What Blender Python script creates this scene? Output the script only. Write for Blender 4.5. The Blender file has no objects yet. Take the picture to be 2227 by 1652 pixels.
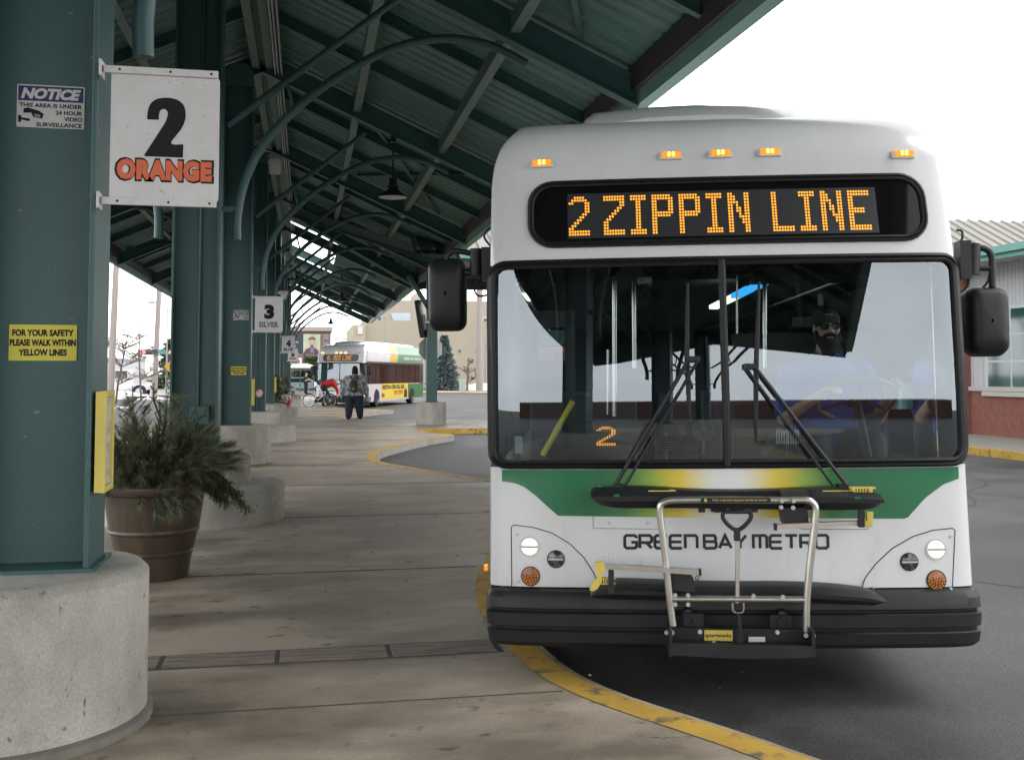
import bpy, bmesh, math, random
from mathutils import Vector, Matrix
R = math.radians
sc = bpy.context.scene
C = sc.collection
# ------------------------------------------------------------------ camera
F, CX, CY, EYE, HOR = 2250., 1113.5, 703., 1.57, 815.
TH = math.atan((HOR - CY) / F)
PSI = math.atan(448.5 * math.cos(TH) / F)
cd = bpy.data.cameras.new('camera'); cam = bpy.data.objects.new('camera', cd); C.objects.link(cam)
cam.location = (0, 0, EYE); cam.rotation_euler = (R(90) + TH, 0, -PSI)
cd.sensor_width = 36; cd.lens = 36 * F / 2227.; cd.shift_y = -(826 - CY) / 2227.
cd.clip_start = .05; cd.clip_end = 3000
sc.camera = cam
# ------------------------------------------------------------------ sky, sun, exposure (overcast winter day)
SUN_EL, SUN_AZ = R(52), R(115)
w = bpy.data.worlds.new("World"); sc.world = w; w.use_nodes = True
wn, wl = w.node_tree.nodes, w.node_tree.links
bg = wn['Background']
sky = wn.new('ShaderNodeTexSky'); sky.sky_type = 'NISHITA'; sky.sun_disc = False
sky.sun_elevation = SUN_EL; sky.sun_rotation = SUN_AZ; sky.air_density = 1.0; sky.dust_density = 3.0; sky.ozone_density = 1.0
hs = wn.new('ShaderNodeHueSaturation'); hs.inputs['Saturation'].default_value = .06
tc = wn.new('ShaderNodeTexCoord'); nz = wn.new('ShaderNodeTexNoise'); nz.inputs['Scale'].default_value = 2.2; nz.inputs['Detail'].default_value = 5
mp = wn.new('ShaderNodeMapping'); mp.inputs['Scale'].default_value = (1, 1, 3.5)
mr = wn.new('ShaderNodeMapRange'); mr.inputs[1].default_value = .3; mr.inputs[2].default_value = .75; mr.inputs[3].default_value = 10.5; mr.inputs[4].default_value = 14.0
mx = wn.new('ShaderNodeMix'); mx.data_type = 'RGBA'; mx.inputs[0].default_value = .82
cmb = wn.new('ShaderNodeCombineColor')
sm_ = wn.new('ShaderNodeMath'); sm_.operation = 'MULTIPLY'; sm_.inputs[1].default_value = 1.045
sm2 = wn.new('ShaderNodeMath'); sm2.operation = 'MULTIPLY'; sm2.inputs[1].default_value = 1.015
wl.new(tc.outputs['Generated'], mp.inputs[0]); wl.new(mp.outputs[0], nz.inputs['Vector']); wl.new(nz.outputs[0], mr.inputs[0])
sx_ = wn.new('ShaderNodeSeparateXYZ'); wl.new(tc.outputs['Generated'], sx_.inputs[0])
el = wn.new('ShaderNodeMapRange'); el.interpolation_type = 'SMOOTHSTEP'; el.inputs[1].default_value = .08; el.inputs[2].default_value = .60; el.inputs[3].default_value = 1.0; el.inputs[4].default_value = .32
wl.new(sx_.outputs[2], el.inputs[0])
gm = wn.new('ShaderNodeMath'); gm.operation = 'MULTIPLY'; wl.new(mr.outputs[0], gm.inputs[0]); wl.new(el.outputs[0], gm.inputs[1])
wl.new(gm.outputs[0], cmb.inputs[0]); wl.new(gm.outputs[0], sm2.inputs[0]); wl.new(sm2.outputs[0], cmb.inputs[1]); wl.new(gm.outputs[0], sm_.inputs[0]); wl.new(sm_.outputs[0], cmb.inputs[2])
wl.new(sky.outputs[0], hs.inputs['Color']); wl.new(hs.outputs[0], mx.inputs[6]); wl.new(cmb.outputs[0], mx.inputs[7])
wl.new(mx.outputs[2], bg.inputs['Color']); bg.inputs['Strength'].default_value = .15
sl = bpy.data.lights.new('sun', 'SUN'); sl.energy = .5; sl.angle = R(25); sl.color = (1, .97, .93)
so = bpy.data.objects.new('sun', sl); C.objects.link(so)
so.rotation_euler = (R(90) - SUN_EL, 0, R(180) - SUN_AZ)
sc.view_settings.view_transform = 'Standard'; sc.view_settings.look = 'None'; sc.view_settings.gamma = 1
sc.view_settings.exposure = 1.25
sc.cycles.max_bounces = 10; sc.cycles.diffuse_bounces = 5; sc.cycles.glossy_bounces = 4; sc.cycles.transparent_max_bounces = 12
sc.cycles.sample_clamp_indirect = 6

# ------------------------------------------------------------------ pixel helpers (photo measured at 2227 px width)
_fw = Vector((math.sin(PSI) * math.cos(TH), math.cos(PSI) * math.cos(TH), math.sin(TH)))
_rt = Vector((math.cos(PSI), -math.sin(PSI), 0)); _up = _rt.cross(_fw)
EYEV = Vector((0, 0, EYE))
def ray(px, py): return _fw + _rt * ((px - CX) / F) - _up * ((py - CY) / F)
def atZ(px, py, z): r = ray(px, py); return EYEV + r * ((z - EYE) / r.z)
def atY(px, py, y): r = ray(px, py); return EYEV + r * (y / r.y)
def atX(px, py, x): r = ray(px, py); return EYEV + r * (x / r.x)
# ------------------------------------------------------------------ materials
MATS = {}
def mat(name, col, rough=.6, metal=0., col2=None, nscale=4., lo=.35, hi=.7, bump=0., bscale=40., spec=.5, coat=0., emit=None, es=0., stretch=(1, 1, 1), col3=None, n3=30., lo3=.6, hi3=.7, rough2=None, grain=None):
    m = bpy.data.materials.new(name); m.use_nodes = True
    n, l = m.node_tree.nodes, m.node_tree.links
    b = n['Principled BSDF']
    c = list(col) + [1]
    b.inputs['Base Color'].default_value = c
    b.inputs['Roughness'].default_value = rough; b.inputs['Metallic'].default_value = metal
    b.inputs['Specular IOR Level'].default_value = spec; b.inputs['Coat Weight'].default_value = coat
    b.inputs['Coat Roughness'].default_value = .06
    if emit: b.inputs['Emission Color'].default_value = list(emit) + [1]; b.inputs['Emission Strength'].default_value = es
    t = n.new('ShaderNodeTexCoord'); mp = n.new('ShaderNodeMapping'); mp.inputs['Scale'].default_value = stretch
    l.new(t.outputs['Object'], mp.inputs[0])
    def noise(s, d=6):
        x = n.new('ShaderNodeTexNoise'); x.inputs['Scale'].default_value = s; x.inputs['Detail'].default_value = d; x.inputs['Roughness'].default_value = .62
        l.new(mp.outputs[0], x.inputs['Vector']); return x
    def ramp(src, a, b_):
        r = n.new('ShaderNodeMapRange'); r.inputs[1].default_value = a; r.inputs[2].default_value = b_; l.new(src, r.inputs[0]); return r
    cur = None
    if col2:
        x = noise(nscale); r = ramp(x.outputs[0], lo, hi)
        k = n.new('ShaderNodeMix'); k.data_type = 'RGBA'; k.inputs[6].default_value = c; k.inputs[7].default_value = list(col2) + [1]
        l.new(r.outputs[0], k.inputs[0]); cur = k.outputs[2]
        if rough2 is not None:
            rr = n.new('ShaderNodeMapRange'); rr.inputs[1].default_value = lo; rr.inputs[2].default_value = hi; rr.inputs[3].default_value = rough; rr.inputs[4].default_value = rough2
            l.new(x.outputs[0], rr.inputs[0]); l.new(rr.outputs[0], b.inputs['Roughness'])
    if col3:
        x = noise(n3, 3); r = ramp(x.outputs[0], lo3, hi3)
        k = n.new('ShaderNodeMix'); k.data_type = 'RGBA'; k.inputs[7].default_value = list(col3) + [1]
        if cur: l.new(cur, k.inputs[6])
        else: k.inputs[6].default_value = c
        l.new(r.outputs[0], k.inputs[0]); cur = k.outputs[2]
    if grain:
        x = noise(grain[0], 2); r = n.new('ShaderNodeMapRange'); r.inputs[1].default_value = .3; r.inputs[2].default_value = .7; r.inputs[3].default_value = 1 - grain[1]; r.inputs[4].default_value = 1 + grain[1]; l.new(x.outputs[0], r.inputs[0])
        k = n.new('ShaderNodeVectorMath'); k.operation = 'SCALE'; l.new(cur, k.inputs[0]); l.new(r.outputs[0], k.inputs['Scale']); cur = k.outputs[0]
    if cur: l.new(cur, b.inputs['Base Color'])
    if bump:
        x = noise(bscale, 4); bp = n.new('ShaderNodeBump'); bp.inputs['Strength'].default_value = bump; bp.inputs['Distance'].default_value = .02
        l.new(x.outputs[0], bp.inputs['Height']); l.new(bp.outputs[0], b.inputs['Normal'])
    MATS[name] = m
    return m
def glass(name, tint, ior=1.6, rough=0.):
    m = bpy.data.materials.new(name); m.use_nodes = True; n, l = m.node_tree.nodes, m.node_tree.links
    n.remove(n['Principled BSDF']); o = n['Material Output']
    tr = n.new('ShaderNodeBsdfTransparent'); tr.inputs[0].default_value = list(tint) + [1]
    g = n.new('ShaderNodeBsdfGlossy'); g.inputs['Roughness'].default_value = rough; g.inputs[0].default_value = (.86, .94, .98, 1)
    f = n.new('ShaderNodeFresnel'); f.inputs[0].default_value = ior
    x = n.new('ShaderNodeMixShader'); l.new(f.outputs[0], x.inputs[0]); l.new(tr.outputs[0], x.inputs[1]); l.new(g.outputs[0], x.inputs[2]); l.new(x.outputs[0], o.inputs[0])
    return m
GREEN = mat('green paint', (.033, .088, .084), .42, col2=(.041, .106, .099), nscale=1.3, col3=(.17, .22, .20), n3=26, lo3=.70, hi3=.72, bump=.05, bscale=40)
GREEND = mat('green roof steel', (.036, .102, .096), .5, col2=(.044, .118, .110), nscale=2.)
GREENL = mat('pale green steel', (.13, .19, .165), .5, col2=(.10, .15, .13), nscale=3.)  # paler grey-green used on the purlins and the near valley beam
DECKM = mat('roof decking', (.105, .205, .176), .45, col2=(.088, .175, .150), nscale=.7, stretch=(1, 6, 1), col3=(.07, .142, .122), n3=1.3, lo3=.5, hi3=.75)
BROWN = mat('brown fascia', (.06, .05, .05), .6)
CONC = mat('cast concrete', (.46, .435, .385), .85, col2=(.27, .255, .225), nscale=2.2, lo=.38, hi=.72, bump=.3, bscale=34, col3=(.15, .14, .12), n3=20, lo3=.645, hi3=.70, stretch=(1, 1, .6), grain=(130, .16))
WHITE = mat('white sign', (.62, .61, .60), .45, col2=(.55, .535, .515), nscale=6, col3=(.42, .41, .39), n3=34, lo3=.66, hi3=.72)
BLACK = mat('black lettering', (.010, .010, .012), .6, spec=.25)
NAVY = mat('navy band', (.014, .016, .11), .5)
YEL = mat('yellow notice', (.70, .62, .07), .5)
ORANGE = mat('orange lettering', (.62, .13, .05), .5)
RED = mat('red paint', (.5, .03, .03), .5)
SILV = mat('grey lettering', (.22, .23, .24), .5)
BLUEL = mat('blue lettering', (.04, .06, .30), .5)
STEEL = mat('brushed steel', (.55, .52, .48), .32, metal=.9, col2=(.45, .43, .40), nscale=12)
GALV = mat('galvanised', (.45, .46, .46), .45, metal=.6)
RUB = mat('black rubber', (.009, .009, .010), .5, col2=(.014, .014, .015), nscale=8, spec=.35, bump=.05, bscale=90)
PLAS = mat('black plastic', (.010, .0105, .012), .45, col2=(.016, .017, .019), nscale=6, spec=.4, bump=.12, bscale=160)
DARK = mat('dark interior', (.014, .015, .017), .6)
DARK2 = mat('grey interior', (.07, .075, .08), .6)
YELP = mat('yellow kerb paint', (.56, .36, .06), .75, col2=(.45, .27, .045), nscale=3, col3=(.16, .125, .08), n3=8, lo3=.55, hi3=.66, bump=.12, bscale=50)
YELC = mat('yellow enamel', (.62, .49, .09), .45, col2=(.55, .44, .10), nscale=5)
# ------------------------------------------------------------------ mesh builder
class MB:
    def __init__(s): s.v = []; s.f = []; s.m = []; s.k = 0
    def add(s, vs, fs):
        o = len(s.v); s.v += [tuple(v) for v in vs]; s.f += [tuple(i + o for i in f) for f in fs]; s.m += [s.k] * len(fs); return s
    def box(s, c, d, M=None):
        x, y, z = d[0] / 2, d[1] / 2, d[2] / 2
        vs = [Vector((i * x, j * y, k * z)) for i in (-1, 1) for j in (-1, 1) for k in (-1, 1)]
        if M is not None: vs = [M @ v for v in vs]
        c = Vector(c)
        return s.add([v + c for v in vs], [(0, 1, 3, 2), (4, 6, 7, 5), (0, 4, 5, 1), (2, 3, 7, 6), (0, 2, 6, 4), (1, 5, 7, 3)])
    def box2(s, a, b): return s.box([(a[i] + b[i]) / 2 for i in range(3)], [abs(b[i] - a[i]) for i in range(3)])
    def bar(s, a, b, w, h, up=(0, 0, 1)):
        a, b = Vector(a), Vector(b); d = (b - a).normalized(); u = Vector(up)
        sd = d.cross(u)
        if sd.length < 1e-4: sd = d.cross(Vector((1, 0, 0)))
        sd.normalize(); u = sd.cross(d)
        vs = []
        for p in (a, b):
            for i, j in ((-1, -1), (1, -1), (1, 1), (-1, 1)): vs.append(p + sd * (i * w / 2) + u * (j * h / 2))
        return s.add(vs, [(0, 1, 2, 3), (7, 6, 5, 4), (0, 4, 5, 1), (1, 5, 6, 2), (2, 6, 7, 3), (3, 7, 4, 0)])
    def tube(s, path, r, n=10, closed=False, caps=True):
        P = [Vector(p) for p in path]; N = len(P)
        rs = r if isinstance(r, (list, tuple)) else [r] * N
        T = []
        for i in range(N):
            a = P[i - 1] if (i > 0 or closed) else P[i]; b = P[(i + 1) % N] if (i < N - 1 or closed) else P[i]
            T.append((b - a).normalized())
        u = T[0].orthogonal().normalized(); vs = []
        for i in range(N):
            u = (u - T[i] * u.dot(T[i])).normalized(); w_ = T[i].cross(u)
            for k in range(n):
                a = 2 * math.pi * k / n; vs.append(P[i] + (u * math.cos(a) + w_ * math.sin(a)) * rs[i])
        fs = []
        for i in range(N if closed else N - 1):
            j = (i + 1) % N
            for k in range(n): fs.append((i * n + k, i * n + (k + 1) % n, j * n + (k + 1) % n, j * n + k))
        if caps and not closed: fs += [tuple(range(n))[::-1], tuple(range((N - 1) * n, N * n))]
        return s.add(vs, fs)
    def lathe(s, prof, n=32, c=(0, 0, 0), M=None, caps=True):
        vs = []; c = Vector(c)
        for r_, z in prof:
            for k in range(n):
                a = 2 * math.pi * k / n; v = Vector((r_ * math.cos(a), r_ * math.sin(a), z))
                vs.append((M @ v if M is not None else v) + c)
        N = len(prof); fs = [(i * n + k, i * n + (k + 1) % n, (i + 1) * n + (k + 1) % n, (i + 1) * n + k) for i in range(N - 1) for k in range(n)]
        if caps: fs += [tuple(range(n))[::-1], tuple(range((N - 1) * n, N * n))]
        return s.add(vs, fs)
    def ell(s, c, r, M=None, n=14, m=9):
        return s.lathe([(max(1e-4, math.sin(math.pi * i / m)), -math.cos(math.pi * i / m)) for i in range(m + 1)], n, c, (M if M is not None else Matrix.Identity(3)) @ Matrix.Diagonal(Vector(r)))
    def prism(s, poly, fn, d0, d1):
        """poly 2-D; fn(u, v, depth) -> point; solid between depths"""
        n = len(poly); vs = [fn(u, v, d0) for u, v in poly] + [fn(u, v, d1) for u, v in poly]
        return s.add(vs, [tuple(range(n))[::-1], tuple(range(n, 2 * n))] + [(i, (i + 1) % n, n + (i + 1) % n, n + i) for i in range(n)])
    def poly(s, poly, fn, d=0.): return s.add([fn(u, v, d) for u, v in poly], [tuple(range(len(poly)))])
    def grid(s, rows, closed=False):
        n = len(rows[0]); vs = [p for r_ in rows for p in r_]
        return s.add(vs, [(i * n + k, i * n + (k + 1) % n, (i + 1) * n + (k + 1) % n, (i + 1) * n + k) for i in range(len(rows) - 1) for k in range(n if closed else n - 1)])
    def build(s, name, m, parent=None, smooth=None, bevel=0., loc=None, fix=True):
        me = bpy.data.meshes.new(name); me.from_pydata(s.v, [], s.f)
        if fix:
            b = bmesh.new(); b.from_mesh(me); bmesh.ops.recalc_face_normals(b, faces=b.faces); b.to_mesh(me); b.free()
        ms = m if isinstance(m, (list, tuple)) else [m]
        for x in ms: me.materials.append(x)
        if len(ms) > 1: me.polygons.foreach_set('material_index', s.m)
        if smooth is not None:
            me.shade_smooth()
            if smooth < 180: me.set_sharp_from_angle(angle=R(smooth))
        o = bpy.data.objects.new(name, me); C.objects.link(o)
        if parent is not None: o.parent = parent
        if loc is not None: o.location = loc
        if bevel:
            bv = o.modifiers.new('Bevel', 'BEVEL'); bv.width = bevel; bv.segments = 2; bv.limit_method = 'ANGLE'; bv.angle_limit = R(40); bv.harden_normals = False
        return o
def tag(o, label=None, cat=None, group=None, kind=None):
    if label: o['label'] = label
    if cat: o['category'] = cat
    if group: o['group'] = group
    if kind: o['kind'] = kind
    return o
def thing(name, label, cat, loc=(0, 0, 0), rz=0., group=None):
    o = bpy.data.objects.new(name, None); C.objects.link(o); o.location = loc; o.rotation_euler = (0, 0, rz); o.empty_display_size = .2
    return tag(o, label, cat, group)
def dup(o, parent=None):
    c = o.copy(); C.objects.link(c)
    if parent is not None: c.parent = parent
    for ch in list(o.children): dup(ch, c)
    return c
def bez(p0, p1, p2, p3, n=16):
    p0, p1, p2, p3 = map(Vector, (p0, p1, p2, p3)); out = []
    for i in range(n + 1):
        t = i / n; a = 1 - t; out.append(p0 * a ** 3 + p1 * 3 * a * a * t + p2 * 3 * a * t * t + p3 * t ** 3)
    return out
def smoothpath(P, k=4, closed=False):
    P = [Vector(p) for p in P]; N = len(P); out = []
    for i in range(N if closed else N - 1):
        g = lambda j: P[j % N] if closed else P[max(0, min(N - 1, j))]
        a, b, c, d = g(i - 1), g(i), g(i + 1), g(i + 2)
        for q in range(k):
            t = q / k; out.append(.5 * ((2 * b) + (c - a) * t + (2 * a - 5 * b + 4 * c - d) * t * t + (3 * b - a - 3 * c + d) * t ** 3))
    if not closed: out.append(P[-1])
    return out
_txt = {}
def text_geo(s, size=1., bold=.0, shear=0., sx=1., align='CENTER', spacing=1.):
    cu = bpy.data.curves.new('t', 'FONT'); cu.body = s; cu.size = size; cu.offset = bold * 1.6 * size; cu.shear = shear; cu.align_x = align; cu.space_character = spacing
    cu.resolution_u = 3
    o = bpy.data.objects.new('t', cu); C.objects.link(o); bpy.context.view_layer.update()
    me = bpy.data.meshes.new_from_object(o.evaluated_get(bpy.context.evaluated_depsgraph_get()))
    vs = [(v.co.x * sx, v.co.y) for v in me.vertices]; fs = [tuple(p.vertices) for p in me.polygons]
    bpy.data.objects.remove(o); bpy.data.curves.remove(cu); bpy.data.meshes.remove(me)
    return vs, fs
def put_text(mb, s, fn, w=None, h=None, cx=0., cy=0., d=0., **k):
    """fit text in a w x h box centred on (cx, cy); fn(u, v, depth)"""
    vs, fs = text_geo(s, **k)
    x0 = min(v[0] for v in vs); x1 = max(v[0] for v in vs); y0 = min(v[1] for v in vs); y1 = max(v[1] for v in vs)
    sy = h / (y1 - y0) if h else w / (x1 - x0); sx = w / (x1 - x0) if w else sy
    mb.add([fn(cx + (v[0] - (x0 + x1) / 2) * sx, cy + (v[1] - (y0 + y1) / 2) * sy, d) for v in vs], fs)
random.seed(7)
# ================================================================== setting: ground, road, platform
def st(o): o['kind'] = 'structure'; return o
ASPH = mat('asphalt', (.115, .113, .112), .72, col2=(.045, .043, .042), nscale=.55, lo=.38, hi=.64, grain=(95, .45), spec=.32, rough2=.48, col3=(.10, .10, .10), n3=55, lo3=.62, hi3=.8, bump=.5, bscale=120)
GRASS = mat('winter grass', (.13, .13, .05), .95, col2=(.17, .14, .075), nscale=.5, bump=.6, bscale=30)
DIRT = mat('winter ground', (.16, .145, .11), .95, col2=(.14, .13, .08), nscale=.05)
PLAT = mat('platform concrete', (.44, .372, .288), .72, col2=(.20, .168, .13), nscale=1.1, lo=.40, hi=.62, rough2=.42, col3=(.05, .043, .036), n3=6., lo3=.62, hi3=.74, bump=.2, bscale=70, stretch=(.7, 1.2, 1), grain=(110, .2))
KERBC = mat('kerb concrete', (.42, .40, .36), .85, col2=(.28, .26, .23), nscale=6, bump=.3, bscale=60)
SNOW = mat('old snow', (.82, .84, .86), .8, col2=(.62, .62, .62), nscale=1.2, bump=.4, bscale=6)
JOINT = mat('dark joint', (.075, .066, .056), .9)
g = MB(); g.add([(-1500, -1500, -.2), (1500, -1500, -.2), (1500, 1500, -.2), (-1500, 1500, -.2)], [(0, 1, 2, 3)])
st(g.build('ground', DIRT))
g = MB(); g.add([(-60, -90, -.15), (40, -90, -.15), (40, 92, -.15), (-60, 92, -.15)], [(0, 1, 2, 3)])
st(g.build('road', ASPH))
# far street on the left
g = MB(); g.add([(-90, 92, -.14), (-6, 92, -.14), (-8, 260, -.14), (-60, 260, -.14)], [(0, 1, 2, 3)]); st(g.build('side_street', mat('pale wet road', (.22, .22, .22), .5, col2=(.16, .16, .16), nscale=.3)))
# sawtooth kerb line
def saw(c0, n0, last=False): return [(1.50, c0 - 1.8), (1.36, c0 - .95), (1.38, c0 + .25), (1.75, c0 + 1.95), (2.95, c0 + 5.0), (3.72, n0 - .4), (3.82, n0 + .3), (3.35, n0 + 1.2)]
P = [(3.5, -15.9), (3.6, -13.5), (1.7, -9.0)] + saw(-6.7, -.1) + [(2.10, 3.95)] + saw(6.9, 13.5) + [(2.7, 15.5)] + saw(20.3, 27.1)
P1 = smoothpath([(p[0], p[1], 0) for p in P], 5) + [Vector((3.3, 30.2, 0))]
P2 = smoothpath([(p[0], p[1], 0) for p in [(2.2, 37.2)] + saw(39.6, 46.4) + [(2.4, 49.0)] + saw(53.2, 60.) + [(2.6, 63.), (1.3, 67.)]], 5)
edge = P1 + [Vector((13.9, 30.2, 0)), Vector((13.9, 36.2, 0)), Vector((2.9, 36.2, 0))] + P2
LX = -4.3
poly = [Vector((LX, -16, 0))] + edge + [Vector((LX, 76, 0))]
def offset(P, d):
    out = []
    for i, p in enumerate(P):
        a = P[max(0, i - 1)]; b = P[min(len(P) - 1, i + 1)]; t = (b - a).normalized(); out.append(p + Vector((-t.y, t.x, 0)) * d)
    return out
pm_ = MB(); Y_ = [Vector((3.5, -15.901, 0))] + edge + [Vector((1.3, 76, 0))]
for p_, q_ in zip(Y_[:-1], Y_[1:]):
    if q_.y - p_.y > 1e-5: pm_.add([(LX, p_.y, 0), (p_.x, p_.y, 0), (q_.x, q_.y, 0), (LX, q_.y, 0)], [(0, 1, 2, 3)])
me = bpy.data.meshes.new('platform'); me.from_pydata(pm_.v, [], pm_.f); me.materials.append(PLAT)
plat = st(bpy.data.objects.new('platform', me)); C.objects.link(plat)
def ribbon(P, d0, d1, z0, z1):
    A, B = offset(P, d0), offset(P, d1); m = MB()
    m.grid([[(p.x, p.y, z0) for p in A], [(p.x, p.y, z1) for p in B]]); return m
for Pq in (P1, P2):
    st(ribbon(Pq, 0., .0, -.16, -.012).build('kerb_face', KERBC, plat))
    st(ribbon(Pq, -.0, .035, -.012, .004).build('kerb_edge', KERBC, plat))
    st(ribbon(Pq, .035, .20, .004, .0045).build('kerb_line', YELP, plat))
m = MB(); m.box2((LX - .1, -16, -.16), (LX - .003, 76, .0)); st(m.build('far_kerb', YELP, plat))
m = MB(); m.box2((3.3, 30.05, -.16), (13.9, 30.2, .006)); m.box2((2.9, 36.2, -.16), (13.9, 36.35, .006)); st(m.build('crossing_kerb', YELP, plat))
# sealed cracks in the asphalt, and grit on the walk
rq = random.Random(5); m = MB()
for x0, y0_, a, n in ((6.2, 9, .2, 16), (8.8, 14, -1.2, 14), (5.2, 21, 1.1, 9), (10.5, 8, .9, 14), (7.2, 4.6, -.15, 12), (9, 38, .3, 14), (6, 42, 1.3, 12)):
    p = Vector((x0, y0_, 0)); L_, R_ = [], []
    for i in range(n):
        a += rq.uniform(-.35, .35); d = Vector((math.sin(a), math.cos(a), 0)); q_ = Vector((d.y, -d.x, 0)) * rq.uniform(.008, .022); L_.append((p.x - q_.x, p.y - q_.y, -.147)); R_.append((p.x + q_.x, p.y + q_.y, -.147)); p = p + d * .55
    m.grid([L_, R_])
st(m.build('road_crack', mat('crack sealant', (.018, .018, .019), .5)))
m = MB()
for i in range(260):
    y = rq.uniform(2.6, 26) if i < 150 else rq.uniform(3, 12); x = rq.uniform(-3, 1.6) if i < 150 else rq.uniform(1.9, 5.5); z = .001 if i < 150 else -.149
    if i >= 150 and y > 8 and x < 2.2: continue
    r_ = rq.uniform(.003, .011) if i < 150 else rq.uniform(.002, .007); m.lathe([(r_, 0), (r_ * .8, r_ * .5), (r_ * .2, r_ * .6)], 5, (x, y, z))
o = m.build('grit', mat('pale grit', (.45, .43, .40), .9, col2=(.10, .09, .08), nscale=.9, lo=.48, hi=.52)); o['kind'] = 'stuff'; o['label'] = 'scattered pale and dark grit on the platform and road'
# joints in the slab
m = MB()
for y in [-6, -2.9, .4, 2.75, 5.08, 8.48, 11.75, 15.1, 18.5, 21.9, 25.3, 28.7, 32.1, 35.5, 38.9, 42.3, 45.7, 49.1, 52.5, 55.9, 59.3]:
    j = min(range(len(edge)), key=lambda i: abs(edge[i].y - y)); m.box2((LX, y - .0045, -.01), (edge[j].x - .23, y + .0045, .0035))
st(m.build('slab_joint', JOINT, plat))
# trench drain covers set across the walk
DR = mat('worn drain cover', (.34, .28, .225), .8, col2=(.085, .07, .058), nscale=3.5, lo=.3, hi=.75, bump=.7, bscale=26, stretch=(1, 7, 1))
t = thing('trench_drain', 'worn brown trench drain covers laid in a row across the platform', 'drain', (0, 6.0, 0))
m = MB(); m.box2((LX + .1, -.145, -.02), (1.12, .145, .0022)); m.build('channel', JOINT, t)
x = 1.1; i = 0
while x > -3.8:
    w_ = .62
    m = MB(); m.box2((x - w_ + .012, -.125, -.02), (x - .012, .125, .0065))
    m.build('cover', DR, t, bevel=.006); x -= w_; i += 1
# far pavement by the station, grass verge, snow
m = MB(); m.box2((14.35, 4, -.16), (18.2, 60, .0)); far_walk = st(m.build('pavement', mat('pavement concrete', (.36, .33, .29), .85, col2=(.27, .25, .22), nscale=1.2, bump=.2, bscale=40)))
m = MB(); m.box2((14.1, 4, -.16), (14.34, 60, .006)); st(m.build('pavement_kerb', YELP, far_walk))
m = MB()
V = [(9.5, 101), (16, 97), (26, 92), (60, 88), (90, 88), (90, 135), (9, 135)]
m.prism(V, lambda u, v, d: (u, v, d), -.2, .02); st(m.build('verge', GRASS))
m = MB(); m.grid([[(9.3, 100.6, -.14), (16, 96.6, -.14), (26, 91.6, -.14), (60, 87.6, -.14)], [(9.3, 100.9, .03), (16, 96.95, .03), (26, 91.95, .03), (60, 87.95, .03)], [(9.5, 101.3, .035), (16, 97.3, .035), (26, 92.3, .035), (60, 88.3, .035)]]); st(m.build('verge_kerb', mat('tan kerb', (.42, .36, .26), .9)))
def snow(c, r, h, seed):
    rr = random.Random(seed); rows = []
    for i in range(9):
        a = i / 8; row = []
        for k in range(28):
            th_ = 2 * math.pi * k / 28; q = 1 + .22 * math.sin(3 * th_ + seed) + rr.uniform(-.1, .1)
            row.append((c[0] + r[0] * a * q * math.cos(th_), c[1] + r[1] * a * q * math.sin(th_), c[2] - .05 + h * max(0, (1 - a ** 1.6)) * rr.uniform(.75, 1.1)))
        rows.append(row)
    m = MB(); m.grid(rows, True); return m.build('snow_pile', SNOW, smooth=180)
for i, (c, r, h, lb) in enumerate([((17.5, 104, .02), (3.6, 2, 0), .8, 'low white snow bank beside the blue spruce'), ((24.5, 104, .02), (3.4, 2, 0), 1.3, 'taller white snow heap under the bare shrub by the pale green box'),
        ((-14.5, 58, -.1), (4.8, 4.5, 0), .5, 'grey white snow patch behind the evergreen pot on the left'), ((-13.8, 78, -.1), (4.2, 2.5, 0), .65, 'snow strip along the far left street kerb')]):
    tag(snow(c, r, h, i + 1), lb, 'snow pile', 'melting snow piles')
m = MB(); m.box2((-40, 80, -.16), (-9.5, 80.3, .0)); st(m.build('street_kerb', KERBC))
m = MB(); m.box2((-40, 80.3, -.16), (-9.5, 84, -.02)); st(m.build('street_verge', GRASS))
# ================================================================== canopy
XR, ZA, SL = -.8, 6.93, .45           # ridge x, underside of rafters at ridge, slope
XE = 4.72                              # ridge to eave
def zb(x): return ZA - SL * abs(x - XR)
COLY = [5.1 + 6.8 * k for k in range(-3, 10)]   # column lines, k = -3 .. 9
YA, YB = COLY[0] - .3, COLY[-1] + 1.0
can = thing('station_canopy', 'long green steel gabled canopy over the bus platform', 'canopy', (XR, 0, 0))
OFF = Vector((-XR, 0, 0))
class CB(MB):
    def build(s, *a, **k): s.v = [(v[0] - XR, v[1], v[2]) for v in s.v]; return super().build(*a, **k)
RD = .36
# decking: trapezoid ribs running down the slope; opening (daylight) near the crossing on the right side
def deck(side, y0, y1, xa, xb):
    m = CB(); ys = []; y = y0
    while y < y1: ys += [(y, 0), (y + .17, 0), (y + .20, .035), (y + .27, .035)]; y += .30
    ys.append((y1, 0))
    rows = []
    for x in (xa, xb): rows.append([(XR + side * x, yy, zb(XR + x) + RD + .13 + q) for yy, q in ys])
    m.grid(rows); t = .14
    m.add([(XR + side * xa, y0, zb(XR + xa) + RD + .13 + t), (XR + side * xb, y0, zb(XR + xb) + RD + .13 + t), (XR + side * xb, y1, zb(XR + xb) + RD + .13 + t), (XR + side * xa, y1, zb(XR + xa) + RD + .13 + t)], [(0, 1, 2, 3)])
    m.build('roof_deck', DECKM, can, fix=False)
GA, GB = 39.4, 52.4
deck(-1, YA, YB, .0, XE)
deck(1, YA, GA, .0, XE); deck(1, GB, YB, .0, XE); deck(1, GA, GB, .0, .15); deck(1, GA, GB, 2.0, XE)
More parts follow.
